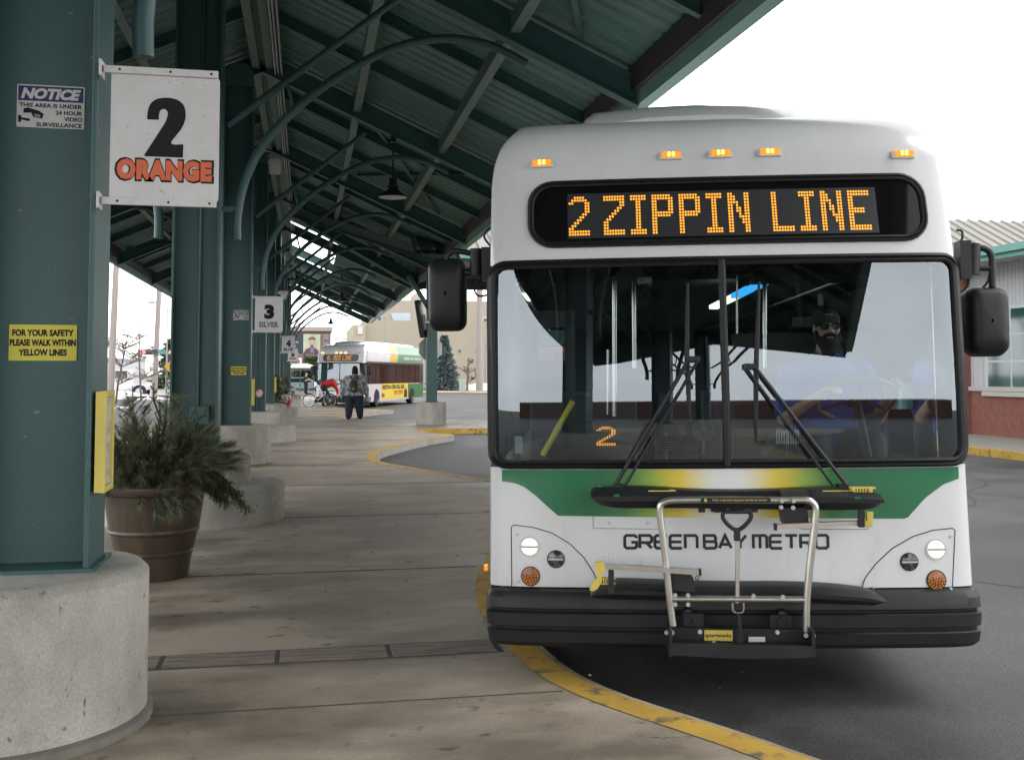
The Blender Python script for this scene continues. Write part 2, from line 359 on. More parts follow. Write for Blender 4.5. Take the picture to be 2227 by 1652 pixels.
# rafters (I beams), secondary joists
def ibeam(m, a, b, h, w, tf=.022, tw=.016):
    a, b = Vector(a), Vector(b)
    m.bar(a + Vector((0, 0, tf / 2)), b + Vector((0, 0, tf / 2)), w, tf, (0, 0, 1)); m.bar(a + Vector((0, 0, h - tf / 2)), b + Vector((0, 0, h - tf / 2)), w, tf)
    m.bar(a + Vector((0, 0, h / 2)), b + Vector((0, 0, h / 2)), tw, h - 2 * tf)
for y in COLY:
    for s_ in (-1, 1):
        m = CB(); ibeam(m, (XR, y, zb(XR)), (XR + s_ * XE, y, zb(XR + XE)), RD, .17); m.build('rafter', GREEND, can)
for a, b in zip(COLY[:-1], COLY[1:]):
    for q in (1 / 3, 2 / 3):
        y = a + (b - a) * q
        for s_ in (-1, 1):
            if s_ == 1 and GA < y < GB: continue
            m = CB(); ibeam(m, (XR, y, zb(XR) + RD - .06), (XR + s_ * (XE - .06), y, zb(XR + XE - .06) + RD - .06), .19, .09); m.build('joist', GREEND, can)
# purlins between rafters
for d in (.12, 1.66, 3.19):
    for s_ in (-1, 1):
        for a, b in zip(COLY[:-1], COLY[1:]):
            x = XR + s_ * d; z = zb(x)
            m = CB(); m.bar((x, a + .1, z + .12), (x, b - .1, z + .12), .13, .02, (0, 0, 1)); m.bar((x - .05, a + .1, z + .22), (x - .05, b - .1, z + .22), .014, .2, (0, 0, 1)); m.build('purlin', GREENL, can)
# eave fascia and gutter
for s_ in (-1, 1):
    x = XR + s_ * XE; z = zb(x)
    m = CB(); m.box2((x - s_ * .02, YA, z + .20), (x - s_ * .08, YB, z + RD + .14)); m.build('eave_beam', BROWN, can)
    m = CB(); m.box2((x - s_ * .015, YA, z + .02), (x + s_ * .02, YB, z + RD + .24)); m.box2((x + s_ * .022, YA, z + .10), (x + s_ * .24, YB, z + RD + .26)); m.build('fascia', mat('green fascia', (.19, .34, .29), .45, col2=(.23, .39, .33), nscale=2) if s_ == -1 else MATS['green fascia'], can)
# gable infill at the near end
m = CB(); ze = zb(XR + XE) - .05; zg = ze + .55
m.prism([(XR - XE, ze), (XR, zg), (XR + XE, ze), (XR + XE, zb(XR + XE) + RD + .26), (XR, zb(XR) + RD + .26), (XR - XE, zb(XR - XE) + RD + .26)], lambda u, v, d: (u, d, v), YA - .14, YA - .005); m.build('gable_panel', DECKM, can)
# diagonal bracing under the deck
for i, (a, b) in enumerate(zip(COLY[:-1], COLY[1:])):
    if i % 2 == 0: continue
    for s_ in (-1, 1):
        for (xa, ya, xb_, yb_) in ((4.5, a + .1, 2.0, b - .1), (1.6, a + .1, 4.0, b - .1)):
            p = Vector((XR + s_ * xa, ya, zb(XR + xa) + RD + .05)); q = Vector((XR + s_ * xb_, yb_, zb(XR + xb_) + RD + .05))
            m = CB(); m.bar(p, q, .075, .012); m.bar(p + Vector((0, 0, .03)), q + Vector((0, 0, .03)), .01, .06); m.build('brace', GREEND, can)
# ridge beam + conduit
m = CB(); m.bar((XR, YA, zb(XR) + .25), (XR, YB, zb(XR) + .25), .12, .24); m.build('ridge_beam', GREEND, can)
m = CB()
for dx in (.22, .27, .33): m.tube([(XR + dx, YA, zb(XR) - .02), (XR + dx, 40, zb(XR) - .02)], .018, 6)
m.build('conduit', GALV, can)
# ---- crossing canopy toward the station (right), gable with ridge along X
cr = thing('crossing_canopy', 'lower cross roof spanning from the platform canopy toward the station', 'canopy', (8, 33.2, 0))
class KB(MB):
    def build(s, *a, **k): s.v = [(v[0] - 8, v[1] - 33.2, v[2]) for v in s.v]; return super().build(*a, **k)
Y0, Y1, ym = 29.2, 37.0, 33.1
XA, XB = 3.0, 27.; zE, zRg = 5.0, 7.0
ROOFT = mat('cream roof sheet', (.34, .33, .29), .5, col2=(.28, .275, .245), nscale=.8); TEAL = mat('teal gutter', (.12, .30, .27), .4)
for s_, ye in ((-1, Y0), (1, Y1)):
    m = KB(); rows = []
    xs = []; x = XA
    while x < XB: xs += [(x, 0), (x + .17, 0), (x + .2, .035), (x + .27, .035)]; x += .3
    for yy, z in ((ym, zRg), (ye, zE)): rows.append([(xx, yy, z + q) for xx, q in xs])
    m.grid(rows); m.build('roof_deck', DECKM, cr, fix=False)
    m = KB(); m.add([(XA, ym, zRg + .12), (XA, ye, zE + .12), (XB, ye, zE + .12), (XB, ym, zRg + .12)], [(0, 1, 2, 3)]); x = XA + .1
    while x < XB: m.bar((x, ym, zRg + .15), (x, ye, zE + .15), .05, .07); x += .45
    m.build('roof_cover', ROOFT, cr)
    m = KB(); m.box2((XA + .9, ye - s_ * .08, zE - .35), (XB, ye + s_ * .06, zE + .10)); m.build('fascia', BROWN, cr)
    m = KB(); m.box2((XA + .9, ye + s_ * .062, zE - .12), (XB, ye + s_ * .2, zE + .16)); m.build('gutter', TEAL, cr)
    for x in (4.3, 7.8, 11.3, 14.8, 18.2):
        m = KB(); ibeam(m, (x, ym, zRg - .34), (x, ye, zE - .34), .3, .15); m.build('rafter', GREEND, cr)
# sloping valley beams between both roofs
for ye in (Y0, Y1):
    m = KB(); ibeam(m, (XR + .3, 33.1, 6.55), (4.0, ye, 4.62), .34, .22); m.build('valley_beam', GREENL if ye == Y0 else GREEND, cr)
# ------------------------------------------------------------------ columns
CXc = -1.19
def pt(px, py): return atY(px, py, 11.9)
ARC = [pt(*p) for p in [(515, 522), (516, 470), (532, 395), (570, 318), (640, 240), (730, 170), (850, 107), (960, 84), (1060, 97), (1145, 138)]]
ARC = smoothpath([(p.x, 0, p.z) for p in ARC], 3)
STR = [pt(495, 272), pt(865, -2)]
def column_parts():
    t = thing('canopy_column', '', 'column')
    zt = zb(CXc) - .02
    h = zt - .70
    m = MB(); m.box((0, 0, .70 + h / 2), (.456, .018, h - .01)); m.build('web', GREEN, t)
    for s_ in (-1, 1):
        m = MB(); m.box((s_ * .24, 0, .70 + h / 2), (.024, .37, h)); m.build('flange', GREEN, t, bevel=.004)
        m = MB(); m.tube([(s_ * (p.x - CXc), 0, p.z) for p in ARC], .05, 12); m.build('arch_brace', GREEN, t, smooth=60)
        a, b_ = STR; m = MB(); m.tube([(s_ * (a.x - CXc), 0, a.z), (s_ * (b_.x - CXc), 0, b_.z)], .042, 10); m.build('strut', GREEN, t, smooth=60)
        m = MB(); m.box((s_ * .34, 0, 3.42), (.2, .07, .05)); m.build('bracket', GREEN, t)
        a2 = ARC[12]; m = MB(); q = STR[0].lerp(STR[1], .34); m.tube([(s_ * (a2.x - CXc), 0, a2.z), (s_ * (q.x - CXc), 0, q.z)], .02, 8); m.build('spacer', GREEN, t)
    m = MB(); m.box((0, 0, .708), (.56, .44, .02)); m.build('base_plate', GREEN, t)
    # rounded gusset plate at the head
    m = MB(); pr = [(-.24, 0), (.24, 0), (.24, .28), (.14, .37), (0, .41), (-.14, .37), (-.24, .28)]
    m.prism(pr, lambda u, v, d: (u, d, zt - .1 + v), -.19, -.16); m.build('head_plate', GREEN, t)
    return t
col0 = column_parts()
names = {0: 'nearest green steel column, carrying the bay 2 sign and the big camera notice', 1: 'second green column, rising behind the evergreen pot with a conduit up its web', 2: 'green column carrying the bay 3 sign and a small camera notice', 3: 'green column just behind the bay 3 sign, with a round sign on its junction box',
    4: 'green column between the bay 3 and bay 4 signs near the crossing', 5: 'green column carrying the bay 4 sign', 6: 'green column between the bay 4 sign and the red lettered sign', 7: 'green column carrying the red lettered sign', 8: 'second to last green column of the row', 9: 'farthest green column at the end of the row'}
COLS = {}
for i, y in enumerate(COLY):
    k = i - 3
    if k == 0: c = col0
    else: c = dup(col0)
    c.location = (CXc, y, 0); c['label'] = names.get(k, 'green steel canopy column standing behind the camera'); c['group'] = 'green canopy columns'; COLS[k] = c
# plinths
pl0 = MB(); pl0.lathe([(.60, 0), (.60, .66), (.57, .692), (.54, .70)], 56); 
plinth = thing('column_plinth', '', 'plinth'); pl0.build('drum', CONC, plinth, smooth=40)
m = MB(); m.lathe([(.625, .0), (.625, .035), (.60, .05)], 56); m.build('foot', mat('damp concrete', (.20, .185, .16), .8, col2=(.12, .11, .095), nscale=4, bump=.3, bscale=30), plinth, smooth=40)
m2 = MB(); m2.lathe([(.97, 0), (.97, .36), (.945, .388), (.92, .395), (.5, .395)], 64)
bench_mesh = None
pn = {0: 'nearest big round concrete plinth, lower left of the picture', 1: 'concrete plinth of the second column, with a wider bench step in front', 2: 'tall round concrete plinth under the bay 3 column', 3: 'stepped concrete plinth just beyond the bay 3 column', 4: 'plain round plinth between the bay 3 and bay 4 plinths', 5: 'stepped concrete plinth under the bay 4 column', 6: 'plain plinth just beyond the bay 4 column', 7: 'stepped plinth under the red lettered sign', 8: 'second to last plinth of the row', 9: 'farthest concrete plinth of the row'}
for i, y in enumerate(COLY):
    k = i - 3
    p = plinth if k == 0 else dup(plinth); p.location = (CXc - (.12 if k == 0 else 0), y, 0); p.rotation_euler = (0, 0, k * 1.7); p['label'] = pn.get(k, 'round concrete plinth behind the camera'); p['group'] = 'round concrete plinths'
for k in (1, 3, 5, 7, 9, -1, -3):
    p = [o for o in C.objects if o.name.startswith('column_plinth') and abs(o.location.y - COLY[k + 3]) < .1 and o.parent is None][0]
    if bench_mesh is None: bench_mesh = m2.build('bench_step', CONC, p, smooth=40)
    else: c = bench_mesh.copy(); C.objects.link(c); c.parent = p
# right hand column of the crossing, with plinth, display and stop sign back
rc = thing('crossing_column', 'lone green column at the right with a hanging display, by the road', 'column', (3.95, 33.05, 0))
m = MB(); m.box((0, 0, 2.75), (.02, .30, 4.1)); 
for s_ in (-1, 1): m.box((s_ * .155, 0, 2.75), (.022, .31, 4.1))
m.box((-.0, -.15, 2.75), (.3, .012, 4.1)); m.build('shaft', GREEN, rc)
m = MB(); m.box((0, 0, .715), (.42, .42, .02)); m.build('base_plate', GREEN, rc)
for s_ in (-1, 1):
    m = MB(); m.bar((s_ * .1, 0, 3.7), (s_ * .75, s_ * .0, 4.75), .1, .14); m.build('knee_brace', GREEN, rc)
rp = tag(MB().lathe([(.475, 0), (.475, .67), (.45, .70)], 48).build('column_plinth', CONC, smooth=40, loc=(3.95, 33.05, 0)), 'concrete plinth under the lone right hand column by the road', 'plinth', 'round concrete plinths')
t = thing('display_screen', 'slim black passenger display tilted on the left of the lone column', 'display', (3.62, 32.9, 3.35))
tm = Matrix.Rotation(R(-9), 3, 'Y') @ Matrix.Rotation(R(-16), 3, 'Z')
m = MB(); m.box((-.03, 0, 0), (.12, .75, 1.2), tm); m.build('casing', PLAS, t, bevel=.01)
m = MB(); m.box((-.10, 0, 0), (.012, .66, 1.05), tm); m.build('screen', mat('dark screen', (.02, .02, .03), .15), t)
m = MB(); m.box((.17, .0, -.1), (.25, .06, .06)); m.box((.09, 0, -.1), (.05, .2, .5), tm); m.build('mount', GALV, t)
t = thing('stop_sign', 'grey back of an octagonal stop sign behind the lone column', 'sign', (3.98, 33.6, 0))
oc = [(.385 * math.cos(R(22.5 + 45 * i)) / math.cos(R(22.5)), .385 * math.sin(R(22.5 + 45 * i)) / math.cos(R(22.5))) for i in range(8)]
m = MB(); m.prism(oc, lambda u, v, d: (u, d, 2.42 + v), 0, .006); m.build('panel', GALV, t); m = MB(); m.box((0, -.03, 1.5), (.05, .04, 2.8)); m.build('post', GALV, t)
# ------------------------------------------------------------------ pendant lamps, flood lamp, cameras
def pendant(y, label):
    x = 1.52; top = zb(x); z = 4.78
    t = thing('pendant_lamp', label, 'lamp', (x, y, 0), 0, 'pendant lamps under the canopy')
    m = MB(); m.tube([(0, 0, top), (0, 0, z + .33)], .016, 8); m.box((0, 0, top - .04), (.1, .1, .1)); m.build('stem', PLAS, t)
    m = MB(); m.lathe([(.02, .36), (.07, .35), (.075, .22), (.11, .21), (.11, .185), (.08, .18), (.10, .14), (.26, .015), (.265, 0), (.25, .0), (.09, .125), (.02, .135)], 32, (0, 0, z), caps=False); m.build('shade', PLAS, t, smooth=50)
    m = MB(); m.lathe([(.245, .002), (.09, .115), (.02, .12)], 32, (0, 0, z), caps=False); m.build('reflector', WHITE, t, smooth=60)
    m = MB(); m.ell((0, 0, z + .03), (.05, .05, .07)); m.build('bulb', mat('lamp bulb', (.6, .58, .52), .3) if 'lamp bulb' not in MATS else MATS['lamp bulb'], t, smooth=180)
for k, lb in ((2, 'nearest black pendant lamp with a white lined shade under the canopy'), (6, 'middle dark pendant lamp far under the canopy'), (9, 'farthest pendant lamp at the end of the canopy')): pendant(COLY[k + 3], lb)
t = thing('flood_lamp', 'grey jar shaped lamp on an arm beside the bay 3 column', 'lamp', (CXc + .62, 18.6, 5.25))
m = MB(); m.lathe([(.05, .17), (.125, .16), (.135, .10), (.13, .07), (.115, .06)], 24); m.build('housing', GALV, t, smooth=40)
m = MB(); m.lathe([(.112, .06), (.105, -.10), (.09, -.13), (.02, -.14)], 24, caps=False); m.build('lens', mat('frosted lens', (.5, .5, .47), .35), t, smooth=60)
m = MB(); m.tube([(0, 0, .17), (-.02, 0, .24), (-.18, 0, .27), (-.4, 0, .2)], .015, 8); m.build('arm', GALV, t)
for k, z, lb in ((4, 4.0, 'white security camera on the column beyond the bay 3 sign'), (7, 3.4, 'small white camera on the column with the red lettered sign')):
    t = thing('security_camera', lb, 'camera', (CXc + .25, COLY[k + 3] - .2, z), 0, 'security cameras')
    m = MB(); m.box((.1, 0, .05), (.2, .05, .05)); m.build('arm', WHITE, t); m = MB(); m.box((.25, 0, .06), (.28, .14, .10)); m.lathe([(.09, 0), (.09, -.1), (.06, -.15), (.01, -.17)], 16, (.26, 0, .02)); m.build('housing', WHITE, t, smooth=40)
# ------------------------------------------------------------------ signs
TWO = [(902, 702), (902, 672), (914, 622), (948, 590), (1005, 580), (1062, 590), (1100, 622), (1111, 672), (1106, 712), (1086, 756), (1034, 832), (1101, 838), (1099, 912), (891, 905), (891, 894), (985, 742), (1006, 702), (1013, 668), (1004, 648), (988, 643), (972, 652), (965, 676), (965, 703)]
def rrect(w_, h_, r, n=5, corners=(1, 1, 1, 1)):
    out = []
    for (sx, sy, a0), c in zip(((1, 1, 0), (-1, 1, 90), (-1, -1, 180), (1, -1, 270)), corners):
        rr = r if c else .001
        for i in range(n + 1):
            a = R(a0 + 90 * i / n); out.append((sx * (w_ / 2 - rr) + rr * math.cos(a), sy * (h_ / 2 - rr) + rr * math.sin(a)))
    return out
def bay_sign(k, num, word, wm, label, z=2.65, x0=-.93):
    y = COLY[k + 3] - .20
    t = thing('bay_sign', label, 'sign', (x0 + .29, y, z), 0, 'numbered bay signs')
    fn = lambda u, v, d: (u, d, v)
    m = MB(); m.prism(rrect(.475, .605, .035, corners=(1, 0, 0, 1)), fn, -.004, .004); p = m.build('panel', WHITE, t)
    m = MB(); m.box((-.02, -.008, .302), (.50, .02, .034)); m.box((-.28, -.0, .302), (.012, .09, .075)); m.build('bracket', WHITE, t, bevel=.003)
    m = MB(); m.box((-.02, -.008, -.298), (.50, .02, .034)); m.box((-.28, -.0, -.298), (.012, .09, .075)); m.build('bracket', WHITE, t, bevel=.003)
    m = MB()
    for zz in (.302, -.298):
        for xx in (-.2, .02, .2): m.lathe([(.006, -.0195), (.006, -.019)], 8, (xx, 0, zz), Matrix(((1, 0, 0), (0, 0, 1), (0, 1, 0))))
        m.box((-.2735, -.015, zz), (.002, .014, .03))
    m.build('rivet', BLACK, t)
    m = MB()
    if num == '2': 
        T2 = [TWO[0]] + [(p.x, p.y) for p in smoothpath([(x, y_, 0) for x, y_ in TWO[:12]], 5)][1:-1] + [TWO[11]] + TWO[12:15] + [(p.x, p.y) for p in smoothpath([(x, y_, 0) for x, y_ in TWO[14:]], 5)][1:-1] + [TWO[-1]]
        m.poly([((x - 1001) / 600 * .48, (746 - yv) / 745 * .62 + .047 + (x - 1001) * .00003) for x, yv in T2], fn, -.0055)
    else: put_text(m, num, fn, h=.255, w=.17, cx=.005, cy=.048, d=-.0055, bold=.045)
    m.build('number', BLACK, p)
    if wm is ORANGE:
        m = MB(); put_text(m, word, fn, w=.435, h=.112, cx=.0, cy=-.15, d=-.0052, bold=.062, spacing=1.06); m.build('word_outline', BLACK, p)
        m = MB(); put_text(m, word, fn, w=.415, h=.094, cx=.0, cy=-.15, d=-.0062, bold=.044, spacing=1.1); m.build('word', wm, p)
    else:
        m = MB(); put_text(m, word, fn, w=.34, h=.1, cx=.0, cy=-.175, d=-.0052, bold=.036, spacing=1.1); m.build('word_outline', BLACK, p)
        m = MB(); put_text(m, word, fn, w=.33, h=.088, cx=.0, cy=-.175, d=-.0062, bold=.016, spacing=1.14); m.build('word', wm, p)
    return t
bay_sign(0, '2', 'ORANGE', ORANGE, 'large white bay sign reading 2 ORANGE on the nearest column')
bay_sign(2, '3', 'SILVER', SILV, 'white bay sign reading 3 SILVER on the column down the platform', z=2.62)
bay_sign(5, '4', 'BLUE', BLUEL, 'white bay sign reading 4 BLUE farther along the row', z=2.68)
bay_sign(7, '5', 'RED', RED, 'small far bay sign with red lettering, partly hidden behind the 4 sign', z=2.55)
bay_sign(8, '6', 'RED', RED, 'farthest bay sign, mostly hidden behind the other signs', z=2.5)
def web_fn(k): return lambda u, v, d: (u, d, v)
def notice(k, px, py, label, s=1.):
    y = COLY[k + 3] - .011; p = atY(px, py, y)
    t = thing('camera_notice', label, 'notice', (p.x, y, p.z), 0, 'camera notices on the columns'); fn = lambda u, v, d: (u * s, d, v * s)
    W_, H_ = .295, .2
    m = MB(); m.prism(rrect(W_, H_, .006, 3), fn, -.004, 0); m.build('panel', WHITE, t)
    m = MB(); m.poly([(-.142, .024), (.142, .024), (.142, .094), (-.142, .094)], fn, -.0045); m.build('band', NAVY, t)
    m = MB(); put_text(m, 'NOTICE', fn, w=.262, h=.052, cx=0, cy=.059, d=-.0052, bold=.035, shear=.25); m.build('heading', WHITE, t)
    m = MB(); put_text(m, 'THIS AREA IS UNDER', fn, w=.275, h=.020, cx=0, cy=.004, d=-.0052, bold=.022)
    put_text(m, '24 HOUR', fn, w=.118, h=.020, cx=.08, cy=-.027, d=-.0052, bold=.022); put_text(m, 'VIDEO', fn, w=.08, h=.020, cx=.099, cy=-.056, d=-.0052, bold=.022)
    put_text(m, 'SURVEILLANCE', fn, w=.2, h=.020, cx=.038, cy=-.085, d=-.0052, bold=.022); m.build('wording', BLACK, t)
    m = MB(); m.poly([(-.118, -.014), (-.1, -.008), (-.05, -.022), (-.03, -.036), (-.036, -.058), (-.075, -.052), (-.085, -.032), (-.118, -.034)], fn, -.0052); m.poly([(-.14, -.045), (-.128, -.045), (-.126, -.056), (-.09, -.06), (-.088, -.07), (-.1, -.072), (-.126, -.066), (-.128, -.078), (-.14, -.078)], fn, -.0052); m.build('picture', BLACK, t)
    m = MB(); m.poly([(-.07, -.036), (-.044, -.04), (-.046, -.053), (-.07, -.05)], fn, -.0056); m.build('picture_lens', SILV, t)
notice(0, 111, 233, 'large white and blue camera notice on the nearest column'); notice(2, 524, 685, 'small far white and blue camera notice on the bay 3 column', .9)
def safety(k, px, py, label, s=1.):
    y = COLY[k + 3] - .011; p = atY(px, py, y)
    t = thing('safety_notice', label, 'notice', (p.x, y, p.z), 0, 'yellow walking notices'); fn = lambda u, v, d: (u * s, d, v * s)
    m = MB(); m.prism(rrect(.292, .165, .004, 2), fn, -.004, 0); m.build('panel', YEL, t)
    m = MB()
    for s_, cy, w_ in (('FOR YOUR SAFETY', .045, .265), ('PLEASE WALK WITHIN', .0, .285), ('YELLOW LINES', -.045, .208)): put_text(m, s_, fn, w=w_, h=.031, cx=0, cy=cy, d=-.0052, bold=.03)
    m.build('wording', BLACK, t)
safety(0, 94, 745, 'large yellow notice about walking within yellow lines on the nearest column'); safety(2, 519, 806, 'small far yellow walking notice on the bay 3 column', .9)
# yellow framed timetable cases on the right flanges
def case(k, label):
    y = COLY[k + 3]; t = thing('timetable_case', label, 'display case', (-.924, y - .07, 1.27), 0, 'yellow timetable cases')
    m = MB(); m.box((.016, 0, 0), (.028, .215, .45)); m.build('back', YELC, t)
    m = MB()
    for s_ in (-1, 1): m.box((.036, s_ * .098, 0), (.022, .022, .456)); m.box((.036, 0, s_ * .214), (.021, .19, .028))
    m.build('frame', YELC, t, bevel=.003)
    m = MB(); m.box((.0325, 0, 0), (.004, .18, .40)); m.build('sheet', mat('printed sheet', (.5, .5, .47), .15, col2=(.36, .37, .37), nscale=5, lo=.47, hi=.52, stretch=(1, .4, 2.4)) if 'printed sheet' not in MATS else MATS['printed sheet'], t)
for k, lb in ((0, 'yellow framed timetable case on the side of the nearest column'), (2, 'yellow timetable case on the bay 3 column'), (4, 'yellow timetable case on the column past the bay 3 sign'), (5, 'far yellow timetable case on the bay 4 column')): case(k, lb)
# conduit and junction boxes on webs
for k, lb in ((1, 'green junction box with conduit on the second column'), (3, 'green junction box with conduit beyond the bay 3 column')):
    y = COLY[k + 3]; t = thing('junction_box', lb, 'junction box', (CXc + .03, y - .01, 0), 0, 'column junction boxes')
    m = MB(); m.tube([(0, -.025, 1.24), (0, -.025, 6.6)], .016, 8); m.tube([(-.03, -.025, 1.04), (-.03, -.025, .70)], .014, 8); m.tube([(.04, -.025, 1.04), (.04, -.025, .70)], .014, 8); m.build('conduit', GREEN, t)
    m = MB(); m.box((0.02, -.05, 1.13), (.21, .09, .2)); m.build('box', GREEN, t, bevel=.006)
    if k == 3:
        m = MB(); m.lathe([(.09, 0), (.09, .012)], 24, (.09, -.11, 1.13), Matrix(((1, 0, 0), (0, 0, -1), (0, 1, 0)))); p = m.build('round_sign', WHITE, t)
        m = MB(); m.tube([(.09 + .07 * math.cos(a / 12 * math.pi), -.125, 1.13 + .07 * math.sin(a / 12 * math.pi)) for a in range(24)], .009, 6, True); m.bar((.04, -.125, 1.18), (.14, -.125, 1.08), .012, .014, (0, 1, 0)); m.build('red_ring', RED, p)
# ================================================================== buses
BUSW = mat('white bus paint', (.67, .68, .69), .24, spec=.5, coat=.6, col2=(.62, .62, .615), nscale=1.8, lo=.3, hi=.75, col3=(.50, .48, .45), n3=4, lo3=.62, hi3=.95, stretch=(1.6, 1.6, .5))
BGRN = mat('bus green', (.012, .16, .055), .25, coat=.5)
WSG = glass('windscreen glass', (.82, .89, .87), 2.1)
SDG = glass('side glass', (.70, .74, .73), 1.75)
SIGNG = mat('sign glass', (.006, .006, .007), .06, spec=.35)
AMB = mat('amber lens', (.62, .22, .02), .2, emit=(1, .33, .02), es=.35)
AMBL = mat('amber glow', (.9, .5, .1), .2, emit=(1, .5, .08), es=2.2)
AMBD = mat('dark amber lens', (.20, .055, .008), .25, col2=(.36, .12, .02), nscale=60, lo=.5, hi=.6)
LEDON = mat('lit led', (.6, .22, .03), .4, emit=(1, .38, .035), es=.55)
LEDOFF = mat('unlit led', (.055, .058, .06), .3)
LEDB = mat('led board', (.010, .010, .011), .5)
LAMPON = mat('lit headlamp', (.45, .46, .44), .1, emit=(1, 1, .9), es=.22)
CHROME = mat('chrome', (.7, .7, .7), .12, metal=1)
LENS = mat('dark lens', (.03, .03, .035), .08, col2=(.12, .12, .13), nscale=45, lo=.52, hi=.56)
TEXTB = mat('black decal', (.006, .006, .008), .35)
NB = 10.
def pr(xi): a = min(1., abs(xi)); return .15 * a * a + .85 * (1 - (1 - a ** NB) ** (1 / NB))
DEP = .28
def yw(z): return .082 + .07 * (z - 1.75) + .12 * max(0, 1.75 - z) ** 2
ZP = [(.28, .0), (.60, .0), (.605, .05), (1.20, yw(1.2)), (2.36, yw(2.36)), (2.45, yw(2.36) + .025), (2.84, yw(2.36) + .13)]
def y0(z):
    if 1.2 < z < 2.36: return yw(z)
    if z <= ZP[0][0]: return ZP[0][1]
    for (a, ya), (b, yb) in zip(ZP[:-1], ZP[1:]):
        if z <= b: return ya + (yb - ya) * (z - a) / (b - a)
    t = min(.82, (z - 2.84) / .30 * .82); return ZP[-1][1] + .40 * (1 - math.sqrt(max(0, 1 - t * t)))
def hw(z):
    if z < .605: return 1.275
    if z < 2.76: return 1.278 - .014 * (z - .6) / 2.16
    t = min(.85, (z - 2.76) / .38 * .85); return 1.264 - .22 * (1 - math.sqrt(max(0, 1 - t * t)))
def surf(x, z, off=0.):
    W = hw(z); xi = max(-.9995, min(.9995, x / W))
    y = y0(z) + DEP * pr(xi)
    # outward normal in plan
    e = 1e-3; dy = (pr(min(.9999, xi + e)) - pr(max(-.9999, xi - e))) * DEP / (2 * e * W); n = Vector((dy, -1, 0)).normalized()
    return Vector((x, y, z)) + n * off
O1 = Vector((2.19, 5.106, -.15)); A1 = R(-15.0); B1 = -.012
BM = Matrix.Translation(O1) @ Matrix.Rotation(A1, 4, 'Z') @ Matrix.Rotation(B1, 4, 'Y')
BI = BM.inverted()
def loc_ray(px, py): o = BI @ EYEV; d = BI.to_3x3() @ ray(px, py); return o, d
def px_plane(px, py, y):
    o, d = loc_ray(px, py); return o + d * ((y - o.y) / d.y)
def px_s(px, py):
    y = .1
    for _ in range(12):
        p = px_plane(px, py, y); y = .5 * y + .5 * surf(p.x, p.z).y
    return p.x, p.z
def S(off): return lambda u, v, d=0.: surf(u, v, off + d)
def px_poly(P): return [px_s(*p) for p in P]
def subdiv(P, L=.05, closed=True):
    out = []; N = len(P)
    for i in range(N if closed else N - 1):
        a, b = P[i], P[(i + 1) % N]; n = max(1, int(math.hypot(b[0] - a[0], b[1] - a[1]) / L))
        for k in range(n): out.append((a[0] + (b[0] - a[0]) * k / n, a[1] + (b[1] - a[1]) * k / n))
    if not closed: out.append(P[-1])
    return out
def line_on(m, P, w_, off, closed=False):
    """thin raised line following points on the front surface"""
    Q = subdiv(P, .04, closed); m.tube([surf(x, z, off) for x, z in Q], w_, 5, closed)
def disc_on(m, x, z, r, off, n=28, r2=None):
    c = surf(x, z, off); W = surf(x + .01, z, off) - surf(x - .01, z, off); W.normalize(); V_ = Vector((0, 0, 1)) + Vector((0, 1, 0)) * ((y0(z + .01) - y0(z - .01)) / .02); V_.normalize(); nrm = V_.cross(W); nrm.normalize()
    if nrm.y > 0: nrm = -nrm
    def at(rr, a, h=0): return c + W * (rr * math.cos(a)) + V_ * (rr * math.sin(a)) + nrm * h
    return at
def disc(m, x, z, r, off, h=.006, n=28, dome=0.):
    at = disc_on(m, x, z, r, off)
    rows = [[at(r, 2 * math.pi * k / n, -.02) for k in range(n)], [at(r, 2 * math.pi * k / n, h) for k in range(n)]]
    if dome:
        for q in (.8, .5, .2): rows.append([at(r * q, 2 * math.pi * k / n, h + dome * (1 - q * q)) for k in range(n)])
    m.grid(rows, True); o = len(m.v); m.add(rows[-1], [tuple(range(n))])
FX = [math.sin(math.pi / 2 * (-1 + 2 * i / 48)) for i in range(49)]
def outline(z, L=12.2, frm=-1., to=1., sides=True, off=0.):
    W = hw(z) + off; pts = []
    if sides: pts += [(-W, L, z), (-W, L * .6, z), (-W, L * .3, z), (-W, 1.2, z)]
    for xi in FX: pts.append((W * xi, y0(z) - off + DEP * pr(xi * .99999), z))
    if sides: pts += [(W, 1.2, z), (W, L * .3, z), (W, L * .6, z), (W, L, z)]
    return pts
